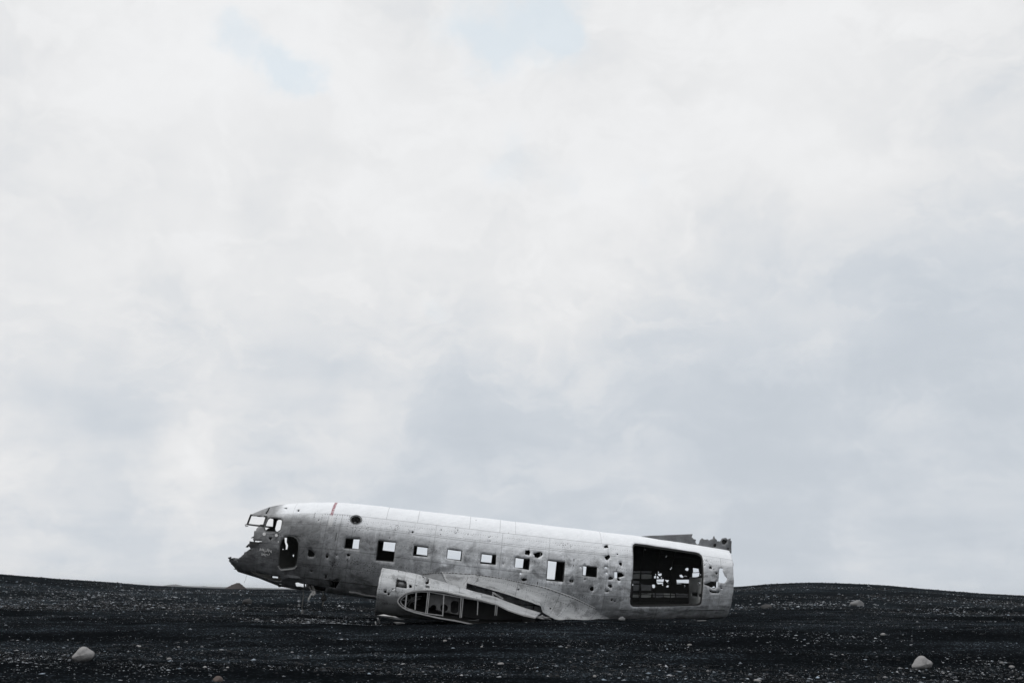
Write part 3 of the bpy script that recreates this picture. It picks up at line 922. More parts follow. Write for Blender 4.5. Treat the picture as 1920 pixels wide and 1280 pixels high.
# floor
uf = np.linspace(near(545, 1060)[0], UE - .15, 30)
Vf, Ff = [], []
for i, u_ in enumerate(uf):
    zfl = f_bot(u_) + .42 * (f_top(u_) - f_bot(u_)) / 2.6
    m_, h_ = (f_top(u_) + f_bot(u_)) / 2, (f_top(u_) - f_bot(u_)) / 2
    wy = (f_wid(u_) - .03) * max(.05, 1 - abs((zfl - m_) / h_) ** NEXP) ** (1 / NEXP)
    for dz_ in (0, -.04):
        for y_ in (-wy, wy):
            Vf.append(W3(u_, y_, zfl + dz_))
for i in range(len(uf) - 1):
    k = i * 4; Ff += [(k, k + 1, k + 5, k + 4), (k + 2, k + 6, k + 7, k + 3), (k, k + 4, k + 6, k + 2), (k + 1, k + 3, k + 7, k + 5)]
part('floor_panel', (Vf, Ff), INNER, wreck)
# torn cargo floor edge: pale sill strip inside the door
for q in ([(740, 1020), (850, 1008), (985, 998), (1005, 1006), (965, 1024), (860, 1030)], [(150, 1034), (300, 1036), (330, 1030), (420, 1036), (540, 1034), (540, 1041), (400, 1043), (160, 1041)]):
    P = [S_fus(np.array([a]), np.array([b]))[0] for a, b in near.poly(Z7(jag(q, 2, 40)))]; V_ = [W3(*(p - np.array([0, .03, -.004]))) for p in P]; n_ = len(V_)
    part('torn_door_sill', (V_ + [v_ - fN * .10 - fU * .01 for v_ in V_], [tuple(range(n_)), tuple(range(2 * n_ - 1, n_ - 1, -1))] + [(i, i + n_, (i + 1) % n_ + n_, (i + 1) % n_) for i in range(n_)]), EDGE, wreck)
LINING = plain_mat('lining_primer', .30, (.97, 1, .98), 0, .8, .9, 6)
for (x0, x1) in ((405, 488), (500, 618), (630, 748), (757, 885), (897, 1058)):
    for (y0, y1) in ((545, 572), (582, 632), (652, 690), (702, 768), (800, 846)):
        if x0 > 490 and y1 < 640 and x0 > 600 or (y0 in (652, 702) and x0 > 620) or (y0 == 652 and x0 > 490):
            continue
        P = [S_fus(np.array([a]), np.array([b]))[0] for a, b in farI.poly(Z5(jag([(x0, y0), (x1, y0 + 4), (x1 + random.uniform(-12, 3), y1 + 2), (x0, y1)], 5, 40)))]; n_ = len(P)
        part('lining_panel', ([W3(p[0], p[1] * .955, p[2]) for p in P] + [W3(p[0], p[1] * .965, p[2]) for p in P], [tuple(range(n_)), tuple(range(2 * n_ - 1, n_ - 1, -1))] + [(i, i + n_, (i + 1) % n_ + n_, (i + 1) % n_) for i in range(n_)]), random.choice((LINING, LINING, FIN, FRAME)), wreck)


# ------------------------------------------------------------------ frames round the openings
def surf_pts(poly, inset=0.0, out=0.0):
    P = S_fus(np.array([q[0] for q in poly]), np.array([q[1] for q in poly]))
    if out:
        c = np.stack([P[:, 0], np.zeros(len(P)), (f_top(P[:, 0]) + f_bot(P[:, 0])) / 2], 1); d = P - c
        P = c + d * (1 + out / np.linalg.norm(d, axis=1, keepdims=True))
    return W3(P[:, 0], P[:, 1], P[:, 2])


cg = densify(CARGO, .12)
part('cargo_door_frame', sweep(surf_pts(cg, out=-.05), .05, .09, True), DARK, wreck)
part('crew_door_frame', sweep(surf_pts(densify(CREW, .1), out=-.03), .035, .06, True), FRAME, wreck)
crew_low = near.poly(Z1([(500, 690), (512, 712), (528, 726), (590, 722), (655, 712), (670, 690)]))
part('door_sill', sweep(surf_pts(crew_low, out=.008), .03, .03), EDGE, wreck)
for k, w in WINS.items():
    part('window_frame', sweep(surf_pts(densify(w, .12), out=-.035), .035, .05, True), DARK, wreck)
part('cockpit_window_frame', sweep(surf_pts(SIDEW, out=-.012), .035, .035, True), FRAME, wreck)
part('cockpit_window_frame', sweep(surf_pts([(a, -b) for a, b in SIDEW], out=-.012), .035, .035, True), FRAME, wreck)
hr = near.poly(Z2([(135 + 51 * math.cos(t), 217 + 38 * math.sin(t)) for t in np.linspace(0, 2 * math.pi, 26, endpoint=False)]))
part('vent_ring', sweep(surf_pts(hr, out=.016), .022, .02, True), FRAME, wreck)
# dish behind the vent ring
hc = np.mean(surf_pts(HATCH), 0)
dish_v, dish_f = [], []
hp = surf_pts(HATCH)
inn = hc - .22 * (0.75 * fN + .66 * fU)
for r_ in range(5):
    t = r_ / 4; 
    for p in hp:
        dish_v.append(inn * (1 - math.cos(t * 1.57)) + (hp.mean(0) + (p - hp.mean(0)) * .98) * math.cos(t * 1.57) + (p - hp.mean(0)) * .25 * t - .012 * fN)
nn = len(hp)
for r_ in range(4):
    for i in range(nn):
        dish_f.append((r_ * nn + i, r_ * nn + (i + 1) % nn, (r_ + 1) * nn + (i + 1) % nn, (r_ + 1) * nn + i))
part('vent_dish', (dish_v, dish_f), DARK, wreck, True)
part('vent_pipe', tube([inn - .05 * fN, inn + .07 * fN + .02 * fU, inn + .15 * fN + .05 * fU - .02 * fA], [.05, .045, .04], 10), FRAME, wreck, True)

# windshield: centre post on the centre plane, sill and header run back to the side posts
ct = on_plane(470.5, 965.2, 0); cb = on_plane(464.0, 982.5, 0)
st_uv = near(*Z8([(868, 212)])[0]); sb_uv = near(*Z8([(808, 418)])[0])
stp = S_fus(np.array([st_uv[0]]), np.array([st_uv[1]]))[0]; sbp = S_fus(np.array([sb_uv[0]]), np.array([sb_uv[1]]))[0]
wsh_v, wsh_f = [], []


def addvf(vf):
    k = len(wsh_v); wsh_v.extend(vf[0]); wsh_f.extend([tuple(i + k for i in f) for f in vf[1]])


L3 = lambda p: W3(*p)
mir = lambda p: np.array([p[0], -p[1], p[2]])
addvf(bars([(L3(ct), L3(cb))], .05, .05))
for sgn in (0, 1):
    s1, s2 = (stp, sbp) if sgn == 0 else (mir(stp), mir(sbp))
    addvf(bars([(L3(s1), L3(s2))], .055, .05))
    m1 = (ct + s1) / 2 + np.array([-.05, 0, .025]); m2 = (cb + s2) / 2 + np.array([-.05, 0, -.005])
    addvf(sweep([L3(ct), L3(m1), L3(s1)], .05, .05, side=fU))
    addvf(sweep([L3(cb) + 0.0, L3(m2), L3(s2)], .055, .05, side=fU))
addvf(sweep([L3(cb), L3(cb + np.array([-.07, 0.02, -.03]))], .05, .03, side=fU))
addvf(sweep([L3(cb + np.array([.05, .1, -.05])), L3(cb + np.array([-.02, .15, -.07]))], .03, .02, side=fU))
part('windshield_frame', (wsh_v, wsh_f), DARK, wreck)

# ------------------------------------------------------------------ torn fin root on the spine
fin_px = Z5([(505, 152), (560, 147), (800, 137), (1060, 126), (1088, 125), (1075, 160), (1098, 182), (1125, 190), (1118, 212), (1126, 235), (1150, 246), (1165, 235), (1176, 195),
             (1198, 174), (1210, 184), (1230, 189), (1262, 185), (1276, 200), (1312, 184), (1322, 182), (1332, 150), (1345, 180), (1362, 190), (1366, 212), (1385, 205), (1404, 212),
             (1415, 198), (1428, 175), (1470, 168), (1486, 188), (1522, 175), (1518, 198), (1532, 208), (1530, 345), (1300, 300), (1150, 268), (1000, 240), (800, 205), (640, 175)])
fin_pl = pl(fin_px, 0)


def S_fin(a, b):
    return np.stack([a, np.full(len(a), .03) * (1 - 0 * a), b], -1)


fh_ = [[tuple(q[[0, 2]]) for q in pl(Z5(p), 0)] for p in ([(1330, 240), (1355, 238), (1358, 268), (1340, 275), (1322, 262)], [(1420, 205), (1440, 190), (1480, 200), (1478, 225), (1455, 245), (1425, 240)],
                                                          [(1482, 285), (1500, 288), (1502, 305), (1488, 306)])]
cut_sheet('tail_fin_root', S_fin, [tuple(q[[0, 2]]) for q in fin_pl], fh_, .07, 1.0, wreck, [FIN], .05,
          bulge=lambda a, b: np.array([mnoise.noise((float(x) * 4, float(y) * 4, 1)) * .03 for x, y in zip(a, b)]), outsign=lambda c: np.tile([0, 1.0, 0], (len(c), 1)))

S_fin2 = lambda a, b: np.stack([a, np.full(len(a), -.035), b], -1)
cut_sheet('fin_backing', S_fin2, [tuple(q[[0, 2]]) for q in fin_pl], [], .12, 1.0, wreck, [DARK], .012, outsign=lambda c: np.tile([0, 1.0, 0], (len(c), 1)))

# ------------------------------------------------------------------ nacelle, wing stub, fillet
NY = 2.82
ntop = pl([(700, 1061), (717.5, 1063.3), (746.9, 1068.2), (783, 1075.5), (806.4, 1083.3), (830.9, 1090.5), (866, 1101), (900, 1111), (940, 1126), (990, 1150)], NY)
nbot = pl([(690, 1151), (708, 1152), (760, 1157), (830, 1163), (900, 1170), (990, 1165)], NY)


def S_nac(a, b):
    zt, zb = interp_s(a, ntop[:, 0], ntop[:, 2], .15), interp_s(a, nbot[:, 0], nbot[:, 2], .2)
    w = interp_s(a, [ntop[0, 0], ntop[4, 0], ntop[-1, 0]], [.74, .70, .35], .3)
    n = 2.05; s, c = np.sin(b), np.cos(b)
    return np.stack([a, NY + w * np.sign(s) * np.abs(s) ** (2 / n), (zt + zb) / 2 + (zt - zb) / 2 * np.sign(c) * np.abs(c) ** (2 / n)], -1)


na0, na1 = ntop[1, 0], ntop[7, 0] + .05
nacI = Inv(S_nac, na0, na1, -.9, math.pi - .1, 300, 200)
nhp = [Z6(rrect([(452, 312), (640, 345), (645, 485), (430, 458)], [.05, .3, .1, .05], 4)), blob(*Z6([(230, 550)])[0], 2.7), blob(*Z6([(297, 592)])[0], 2.0), blob(*Z6([(375, 500)])[0], 1.4, 1.0),
       blob(*Z6([(1025, 372)])[0], 4.0, 2.8), Z6([(1000, 428), (1080, 430), (1085, 478), (1010, 470)]), Z6([(690, 408), (730, 420), (745, 450), (730, 478), (690, 470)]), blob(*Z6([(825, 432)])[0], 1.8, .9),
       Z6([(915, 232), (960, 255), (1010, 272), (1085, 285), (1075, 298), (1000, 290), (945, 268)])]
RIB_IN = Z3([(262, 408), (285, 375), (335, 340), (390, 322), (450, 313), (560, 310), (700, 326), (885, 368), (1040, 402), (1120, 425), (1120, 580), (1000, 600), (810, 588), (680, 568), (520, 533), (420, 508), (335, 478), (285, 445)])
nhp.append(RIB_IN)
nout = [(na0, -math.pi)] + [(na0 + random.uniform(-.008, .008), -math.pi + 2 * math.pi * k / 40) for k in range(1, 40)] + [(na0, math.pi), (na1, math.pi), (na1, -math.pi)]
out_nac = lambda c: np.stack([np.zeros(len(c)), c[:, 1] - NY, c[:, 2] - (ntop[3, 2] + nbot[2, 2]) / 2], 1)


def dents2(a, s):
    return np.array([mnoise.noise((float(x) * 1.6, float(y) * 1.8, 3.3)) * .016 + mnoise.noise((float(x) * 5, float(y) * 5, 1.3)) * .005 for x, y in zip(a, s)])


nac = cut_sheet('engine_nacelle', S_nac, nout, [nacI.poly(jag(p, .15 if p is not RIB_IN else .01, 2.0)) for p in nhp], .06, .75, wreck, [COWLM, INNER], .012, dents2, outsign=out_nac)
sq = S_nac(*[np.array(q) for q in zip(*nacI.poly(densify(Z6([(488, 140), (470, 260), (432, 470), (428, 560)]), 3, False)))]); sq[:, 1:] = sq[:, 1:] + (sq[:, 1:] - [NY, sq[:, 2].mean() - .5]) * .012
part('panel_seam', sweep([W3(*p) for p in sq], .012, .006), DARK, nac)
# firewall inside the nacelle front
P = S_nac(np.full(40, na0 + .10), np.linspace(0, 2 * math.pi, 40, endpoint=False)); cP = P.mean(0)
fw = [W3(*(cP + (p - cP) * .97)) for p in P] + [W3(*cP)]
part('firewall', (fw, [(i, (i + 1) % 40, 40) for i in range(40)]), DARK, nac)
# oil tank behind the panel opening
bm = bmesh.new(); bmesh.ops.create_icosphere(bm, subdivisions=3, radius=1)
tc = on_plane(*Z6([(530, 395)])[0], NY + .36)
tv = [W3(tc[0] + v_.co.x * .17, tc[1] + v_.co.y * .15, tc[2] + v_.co.z * .11 + .02 * mnoise.noise(v_.co * 2)) for v_ in bm.verts]; tf = [tuple(q.index for q in f.verts) for f in bm.faces]; bm.free()
part('oil_tank', (tv, tf), EDGE, nac, True)

RY = 3.72
rib_top = Z3([(245, 405), (250, 388), (265, 370), (295, 345), (330, 325), (390, 309), (450, 300), (560, 298), (700, 312), (890, 355), (1050, 390), (1230, 440), (1350, 500), (1500, 550), (1620, 575)])
rib_bot = Z3([(247, 422), (265, 445), (295, 470), (330, 490), (420, 520), (520, 545), (680, 580), (810, 600), (1000, 640), (1250, 655), (1500, 640)])
rt, rb = pl(rib_top, RY), pl(rib_bot, RY)
IY = 1.98
inn_px = [(746, 1120), (747, 1116), (749.7, 1112), (755, 1107), (762, 1103), (773, 1099), (784, 1097), (805, 1095.5), (831, 1097), (873, 1104.5), (900, 1110.5), (930.6, 1118.5), (953, 1128), (985, 1139), (1014, 1148)]
it = pl(inn_px, IY)
# chordwise loop parameter: 0 = trailing edge below, .5 = leading edge, 1 = trailing edge on top
oloop = np.concatenate([rb[::-1], rt]); iloop = np.concatenate([rb[::-1] + np.array([0, IY - RY, .12]), it])
q_ = np.concatenate([np.linspace(0, .5, len(rb), endpoint=False), np.linspace(.5, 1, len(rt))])


def S_wing(a, b):
    """a = 0..1 round the section, b = 0 (cut end) .. 1 (inboard)"""
    o_ = np.stack([np.interp(a, q_, oloop[:, k]) for k in range(3)], -1); i_ = np.stack([np.interp(a, q_, iloop[:, k]) for k in range(3)], -1)
    b = np.asarray(b)[:, None]
    return o_ * (1 - b) + i_ * b


S_wing_m = lambda a, b: S_wing(a / 8.0, b / 1.7)
wI = Inv(S_wing_m, 4.0, 8.0, 0, 1.7, 400, 60)
whp = [Z3([(500, 245), (548, 240), (575, 262), (570, 275), (520, 272)])]
wskin = cut_sheet('wing_skin', S_wing_m, [(0, 0), (8, 0), (8, 1.7), (0, 1.7)], [], .06, 1.0, wreck, [WINGM, INNER], .012,
                  lambda a, b: np.array([mnoise.noise((float(x) * 2.2, float(y) * 2.2, 7.7)) * .012 for x, y in zip(a, b)]),
                  outsign=lambda c: np.stack([np.zeros(len(c)), np.zeros(len(c)), np.where(c[:, 2] > rt[0, 2] - .12, 1.0, -1.0)], 1))
# attach angle round the cut end: web flange and face flange
lp = oloop
rf_ = part('wing_rib', sweep([W3(*(p + np.array([0, .012, 0]))) for p in lp], .032, .03), EDGE, wreck)
cen = oloop.mean(0)
part('rib_flange', sweep([W3(*(p + (cen - p) / np.linalg.norm(cen - p) * .075 - np.array([0, .05, 0]))) for p in lp[4:-3]], .02, .05), EDGE, rf_)
STIFF = [(Z6([(642, 575), (612, 865)]), .045), (Z6([(822, 560), (800, 892)]), .04), (Z6([(1050, 535), (1003, 975)]), .03), (Z6([(1078, 535), (1034, 980)]), .03), (Z6([(1357, 590), (1330, 1018)]), .035),
         (Z3([(879, 358), (866, 573)]), .028), (Z3([(900, 360), (880, 573)]), .028), (Z3([(1047, 392), (1040, 545)]), .03), (Z3([(1225, 438), (1216, 550)]), .025), (Z3([(1240, 442), (1232, 550)]), .025)]
for seg, w_ in STIFF:
    a, b = [W3(*(on_plane(*q, RY) - np.array([0, .02, 0]))) for q in seg]
    part('stiffener', bars([(a, b)], w_ * .8, .04), EDGE, rf_)
part('stiffener', bars([tuple(W3(*(on_plane(*q, RY) - np.array([0, .03, 0]))) for q in Z6([(500, 705), (615, 712)]))], .02, .03), FRAME, rf_)
# inboard web with lightening holes
WY = 3.30
web = [tuple(q[[0, 2]]) for q in pl(Z3([(556, 335), (700, 330), (868, 372), (850, 545), (700, 512), (556, 470)]), WY)]
cir = lambda x, y, r, ry: [tuple(q[[0, 2]]) for q in pl(Z3([(x + r * math.cos(t), y + ry * math.sin(t)) for t in np.linspace(0, 6.283, 20, endpoint=False)]), WY)]


def S_web(a, b):
    return np.stack([a, np.full(len(a), WY), b], -1)


cut_sheet('rib_web', S_web, web, [cir(600, 475, 31, 30), cir(708, 475, 37, 38), [tuple(q[[0, 2]]) for q in pl(Z3(rrect([(778, 405), (855, 405), (848, 530), (772, 525)], .45, 4)), WY)]],
          .06, 1.0, rf_, [plain_mat('web_primer', .20, (1, 1, 1), .2, .6, .7)], .006)
# pipes and lumps in the leading edge bay
for k in range(7):
    p0 = on_plane(*Z6([(random.uniform(640, 960), random.uniform(600, 700))])[0], RY - .25); p1 = on_plane(*Z6([(random.uniform(640, 820), random.uniform(700, 860))])[0], RY - .15)
    part('broken_pipe', tube([W3(*p0), W3(*((p0 + p1) / 2 + np.array([random.uniform(-.05, .05), 0, .03]))), W3(*p1)], .014), FRAME, rf_, True)
# dark sheet added behind so the bay and wing gap read black
sp = [on_plane(*q, 2.6) for q in Z3([(620, 330), (900, 345), (1250, 450), (1620, 570), (1620, 640), (620, 600)])]
part('dark_gap_sheet', ([W3(*p) for p in sp] + [W3(*(p - np.array([0, .03, 0]))) for p in sp], [(0, 1, 2, 3, 4, 5), (11, 10, 9, 8, 7, 6)] + [(i, i + 6, (i + 1) % 6 + 6, (i + 1) % 6) for i in range(6)]), DARK, wreck)

# wing fillet: from the riveted arc on the fuselage to its torn lower edge
arc_px = [(772, 1083), (790, 1076), (812.7, 1072.5), (830, 1071.8), (855, 1072.5), (872, 1073.8), (883.8, 1074.6), (938.6, 1082.3), (958.7, 1085.9), (1015, 1098), (1030, 1101.9), (1076.9, 1118.7), (1114.4, 1137.5), (1150, 1162)]
low_px = [(786, 1092), (800, 1095), (831, 1097), (850, 1100.5), (873, 1104.5), (873.5, 1104), (875, 1092), (912, 1102), (949, 1113), (1014.5, 1135), (1017, 1147), (1040, 1160), (1085, 1166), (1145, 1168)]
low_y = [1.98, 1.98, 1.98, 1.98, 1.98, 1.97, 1.85, 1.78, 1.7, 1.6, 1.58, 1.52, 1.42, 1.25]
ar = [near(*p) for p in arc_px]; arP = S_fus(np.array([q[0] for q in ar]), np.array([q[1] for q in ar])); arP[:, 1] += .006
loP = np.array([on_plane(p[0], p[1], y_) for p, y_ in zip(low_px, low_y)])
kk_ = np.concatenate([[0], np.cumsum(np.linalg.norm(np.diff((arP + loP) / 2, axis=0), axis=1))])


def S_fil(a, b):
    A_ = np.stack([np.interp(a, kk_, arP[:, k]) for k in range(3)], -1); B_ = np.stack([np.interp(a, kk_, loP[:, k]) for k in range(3)], -1)
    C_ = (A_ + B_) / 2; corner = A_.copy(); corner[:, 2] = B_[:, 2]; corner[:, 0] = C_[:, 0]; C_ = C_ * .18 + corner * .82
    b = (np.asarray(b) / .9)[:, None]
    return A_ * (1 - b) ** 2 + 2 * C_ * b * (1 - b) + B_ * b * b


k_fwd = float(kk_[2] + (kk_[3] - kk_[2]) * .9)
fb = lambda a, b: np.array([mnoise.noise((float(x) * 2.6, float(y) * 2.6, 5.7)) * .009 + mnoise.noise((float(x) * 8, float(y) * 8, 2.2)) * .003 for x, y in zip(a, b)])
low_edge = [(a_ + random.uniform(-.02, .02), .9 - random.uniform(0, .035)) for a_ in np.arange(kk_[-1] - .05, k_fwd + .05, -.09)]
cut_sheet('wing_fillet', S_fil, [(k_fwd, 0.0)] + [(float(k), 0.0) for k in kk_ if k > k_fwd + .05] + [(float(kk_[-1]), .9)] + low_edge + [(k_fwd, .9)],
          [blob(kk_[6] + .25, .42, .03, n=8), blob(kk_[8] + .3, .3, .035, n=8), blob(kk_[7] + .1, .62, .022, n=7), blob(kk_[10] + .2, .5, .03, n=8)], .06, 1.0, wreck, [WINGM, INNER], .01, fb, outsign=lambda c: np.tile([0, .5, 1.0], (len(c), 1)))
cut_sheet('fillet_nose', S_fil, [(0, 0)] + [(float(k), 0.0) for k in kk_ if 0 < k < k_fwd - .02] + [(k_fwd - .006, 0.0), (k_fwd - .006, .9), (0, .9)], [], .06, 1.0, wreck, [plain_mat('bare_fillet_metal', .20, (.97, 1, 1.03), .2, .55, .7, 7), INNER], .01, fb,
          outsign=lambda c: np.tile([0, .5, 1.0], (len(c), 1)))
# rivet line along the arc: a thin scalloped seam strip
rl = [S_fil(np.array([t]), np.array([.03]))[0] for t in np.arange(0.1, kk_[-1] - .3, .0425)]
V_, F_ = [], []
for i, p in enumerate(rl):
    c = W3(*p) + fN * .006; h_ = .013 if i % 2 else .002
    V_ += [c - fU * h_, c + fU * h_]
    if i:
        F_.append((2 * i - 2, 2 * i, 2 * i + 1, 2 * i - 1))
part('rivet_seam', (V_, F_), DARK, wreck)
# bent flap hinges seen in the gap
for q in (([(1190, 318), (1285, 380)]), ([(1205, 322), (1300, 384)]), ([(1195, 330), (1197, 360)])):
    a, b = [W3(*on_plane(*p, 1.9)) for p in Z3(q)]
    part('flap_hinge', bars([(a, b)], .03, .03), EDGE, wreck)
# splintered trailing edge
for k in range(16):
    x = random.uniform(1560, 1720); y = 560 + (x - 1600) * .02 + random.uniform(-14, 10)
    p = on_plane(*Z3([(x, y)])[0], random.uniform(2.2, 3.5)); dl = np.array([random.uniform(.1, .3), random.uniform(-.1, .1), random.uniform(-.05, .05)])
    part('torn_strip', bars([(W3(*p), W3(*(p + dl)))], random.uniform(.02, .05), .008, up=fU), EDGE, wreck)

# ------------------------------------------------------------------ nose details
keel = [on_plane(*q, 0.0) for q in Z1([(55, 640), (140, 742), (330, 800), (510, 872), (620, 893), (720, 912)])]
part('keel_beam', sweep([W3(*(p - np.array([0, 0, -.01]))) for p in keel], .05, .22, side=fN), DARK, wreck)
part('keel_fitting', sweep([W3(*on_plane(*q, .1)) for q in Z1([(500, 858), (512, 880), (525, 876)])], .06, .06), DARK, wreck)
# folded skin flap under the crew door
fl = [S_fus(np.array([q[0]]), np.array([q[1]]))[0] for q in near.poly(Z9([(660, 250), (740, 232), (860, 250), (905, 280), (760, 300), (655, 298)]))]
fv = [W3(*(p + np.array([0, .05 + .03 * (i % 2), 0]))) for i, p in enumerate(fl)]; fc = np.mean(fv, 0) + fN * .07
part('bent_skin_flap', (fv + [fc], [(i, (i + 1) % 6, 6) for i in range(6)]), FIN, wreck)
lip = [S_fus(np.array([q[0]]), np.array([q[1]]))[0] for q in near.poly(Z9(jag([(1470, 438), (1560, 450), (1650, 475), (1740, 482), (1832, 500)], 3, 30, False)))]
part('torn_belly_edge', sweep([W3(*(p + np.array([0, .03, 0]))) for p in lip], .09, .015, side=fU + .6 * fN), EDGE, wreck)


def cable(pts, r, y):
    p3 = [W3(*on_plane(*q, y + random.uniform(-.03, .03))) for q in pts]
    out = []
    for a, b in zip(p3[:-1], p3[1:]):
        for j in range(3):
            out.append(a + (b - a) * j / 3 + rng.normal(0, .006, 3))
    out.append(p3[-1])
    return tube(out, r, 6)


part('hanging_cable', cable(Z9([(905, 385), (925, 450), (912, 560), (908, 640), (906, 668)]), .016, .2), CABLE, wreck, True)
part('cable_end', cable(Z9([(906, 664), (905, 685), (907, 702)]), .03, .2), EDGE, wreck, True)
part('hanging_strut', cable(Z9([(965, 350), (1010, 420), (1040, 440), (1005, 480), (980, 548)]), .028, .3), STRAND, wreck, True)
part('hanging_strut', cable(Z9([(1020, 360), (1050, 420), (1062, 460), (1035, 485)]), .036, .3), STRAND, wreck, True)
part('hanging_strut', cable(Z9([(980, 352), (1005, 400), (1022, 430)]), .02, .3), STRAND, wreck, True)
part('hanging_cable', cable(Z9([(1150, 440), (1168, 490), (1160, 560), (1148, 618)]), .017, .4), CABLE, wreck, True)
bm = bmesh.new(); bmesh.ops.create_icosphere(bm, subdivisions=3, radius=1); lc = on_plane(*Z9([(1168, 520)])[0], .4)
lv = [W3(*(lc + np.array(v_.co) * np.array([.08, .08, .10]) * (1 + .5 * mnoise.noise(v_.co * 2.3)))) for v_ in bm.verts]; lf = [tuple(q.index for q in f.verts) for f in bm.faces]; bm.free()
part('dangling_fitting', (lv, lf), DARK, wreck)
part('hanging_wire', cable(Z1([(212, 775), (200, 810), (186, 845)]), .004, .1), CABLE, wreck)
# torn ragged shards at the nose
for k in range(14):
    i = random.randrange(8, len(torn) - 1); p = S_fus(np.array([torn[i][0]]), np.array([torn[i][1]]))[0]
    d_ = np.array([random.uniform(-.13, -.02), random.uniform(-.10, .04), random.uniform(-.07, .06)])
    w_ = random.uniform(.03, .09); a = W3(*p); b = W3(*(p + d_)); t_ = fU * w_
    part('torn_shard', ([a - t_ + fA * .05, a + t_ + fA * .05, b, a + fA * .04 - fN * .015], [(0, 1, 2), (1, 0, 3), (0, 2, 3), (2, 1, 3)]), DARK if k % 3 else FIN, wreck)
for q in (Z1([(236, 464), (345, 474), (300, 500), (240, 520)]),):
    pp = [S_fus(np.array([a]), np.array([b]))[0] for a, b in near.poly(q)]
    vv = [W3(*(p + np.array([0, .02, 0]))) for p in pp] + [W3(*(p - np.array([0, .12, 0]))) for p in pp]
    part('torn_flange', (vv, [(0, 1, 2, 3), (7, 6, 5, 4), (0, 4, 5, 1), (1, 5, 6, 2), (2, 6, 7, 3), (3, 7, 4, 0)]), DARK, wreck)


def disc(px, py, rpx, name, m_):
    pts = near.poly([(px + rpx * math.cos(t), py + rpx * math.sin(t)) for t in np.linspace(0, 6.283, 16, endpoint=False)])
    P = surf_pts(pts, out=.016); part(name, (list(P), [tuple(range(16))]), m_, wreck)


disc(*Z1([(372, 398)])[0], 3.1, 'round_marking', WHITE); disc(*Z1([(484, 410)])[0], 2.8, 'round_marking', WHITE); disc(*Z1([(503, 468)])[0], 1.2, 'round_marking', WHITE)
G = zc(480, 1010, 32)
strokes = [[(270, 515), (230, 690)], [(255, 560), (318, 690), (345, 610)], [(345, 605), (385, 565), (405, 690)], [(410, 685), (468, 612), (450, 590), (425, 650)], [(455, 600), (480, 720), (545, 765), (585, 700)],
           [(515, 650), (578, 640)], [(695, 570), (640, 730), (600, 722)], [(745, 558), (700, 705), (765, 688)], [(795, 600), (740, 785)], [(800, 692), (862, 668), (850, 742)],
           [(870, 742), (952, 668), (900, 760), (942, 812)], [(372, 808), (340, 950), (420, 940)], [(400, 920), (442, 868), (452, 912)], [(450, 930), (522, 848), (500, 962), (602, 992)],
           [(560, 940), (602, 868), (642, 912)], [(660, 888), (702, 932), (742, 952)], [(740, 928), (720, 972)], [(822, 848), (790, 962)]]
gv, gf = [], []
for s_ in strokes:
    p_ = surf_pts(near.poly(densify(G(s_), 1.5, False)), out=.018)
    v_, f_ = sweep(p_, .013, .004); k = len(gv); gv += v_; gf += [tuple(i + k for i in f) for f in f_]
part('chalk_writing', (gv, gf), WHITE, wreck)


# ------------------------------------------------------------------ stones
def rock_mat(name, v, tintc, var=.5):
    m_, T = mat(name)
    P = T.node('ShaderNodeTexCoord').outputs['Object']
    n = T.noise(P, 7, 6, .65); n2 = T.noise(T.v('ADD', P, (3, 1, 2)), 38, 4, .6)
    rnd = T.node('ShaderNodeObjectInfo').outputs['Random']
    k = T.m('MULTIPLY', v, T.m('ADD', 1 - var * .5, T.m('MULTIPLY', n, var)))
    k = T.m('MULTIPLY', k, T.m('ADD', .55, T.m('MULTIPLY', rnd, .9))) if name.startswith('pebble') else k
    k = T.m('MULTIPLY', k, T.m('ADD', .75, T.m('MULTIPLY', n2, .5)))
    c = T.v('MULTIPLY', T.comb(k, k, k), tintc)
    h = T.m('ADD', n, T.m('MULTIPLY', n2, .3))
    finish(T, Base_Color=c, Roughness=.9, Normal=T.bump(h, .5, .02), Specular_IOR_Level=.2)
    return m_


PALE = rock_mat('pale_rock', .25, (1.0, .985, .985))
GREY = rock_mat('grey_rock', .16, (.98, 1, 1.02))
DARKR = rock_mat('dark_rock', .05, (1, 1, 1.02))
BROWN = rock_mat('brown_rock', .10, (1.15, .93, .85))
PEB = rock_mat('pebble_rock', .30, (1, 1, 1))


def rock_mesh(name, seed, planes=14, sub=3, sc=(1, 1, .7), mt=None, extra=(), smooth=True, rough=.10):
    r_ = random.Random(seed); bm = bmesh.new(); bmesh.ops.create_icosphere(bm, subdivisions=sub, radius=1)
    pls = list(extra)
    for _ in range(planes):
        n = Vector((r_.gauss(0, 1), r_.gauss(0, 1), r_.gauss(0, 1))).normalized(); pls.append((n, r_.uniform(.68, .95)))
    for v_ in bm.verts:
        p = v_.co.copy()
        for n, d in pls:
            e = p.dot(n) - d
            if e > 0:
                p -= n * e * .92
        p *= 1 + rough * mnoise.noise(p * 1.7 + Vector((seed, 0, 0))) + rough * .35 * mnoise.noise(p * 5 + Vector((seed, 3, 0)))
        v_.co = Vector((p.x * sc[0], p.y * sc[1], p.z * sc[2]))
    me = bpy.data.meshes.new(name); bm.to_mesh(me); bm.free()
    me.materials.append(mt); me.polygons.foreach_set('use_smooth', [smooth] * len(me.polygons)); me.update()
    return me


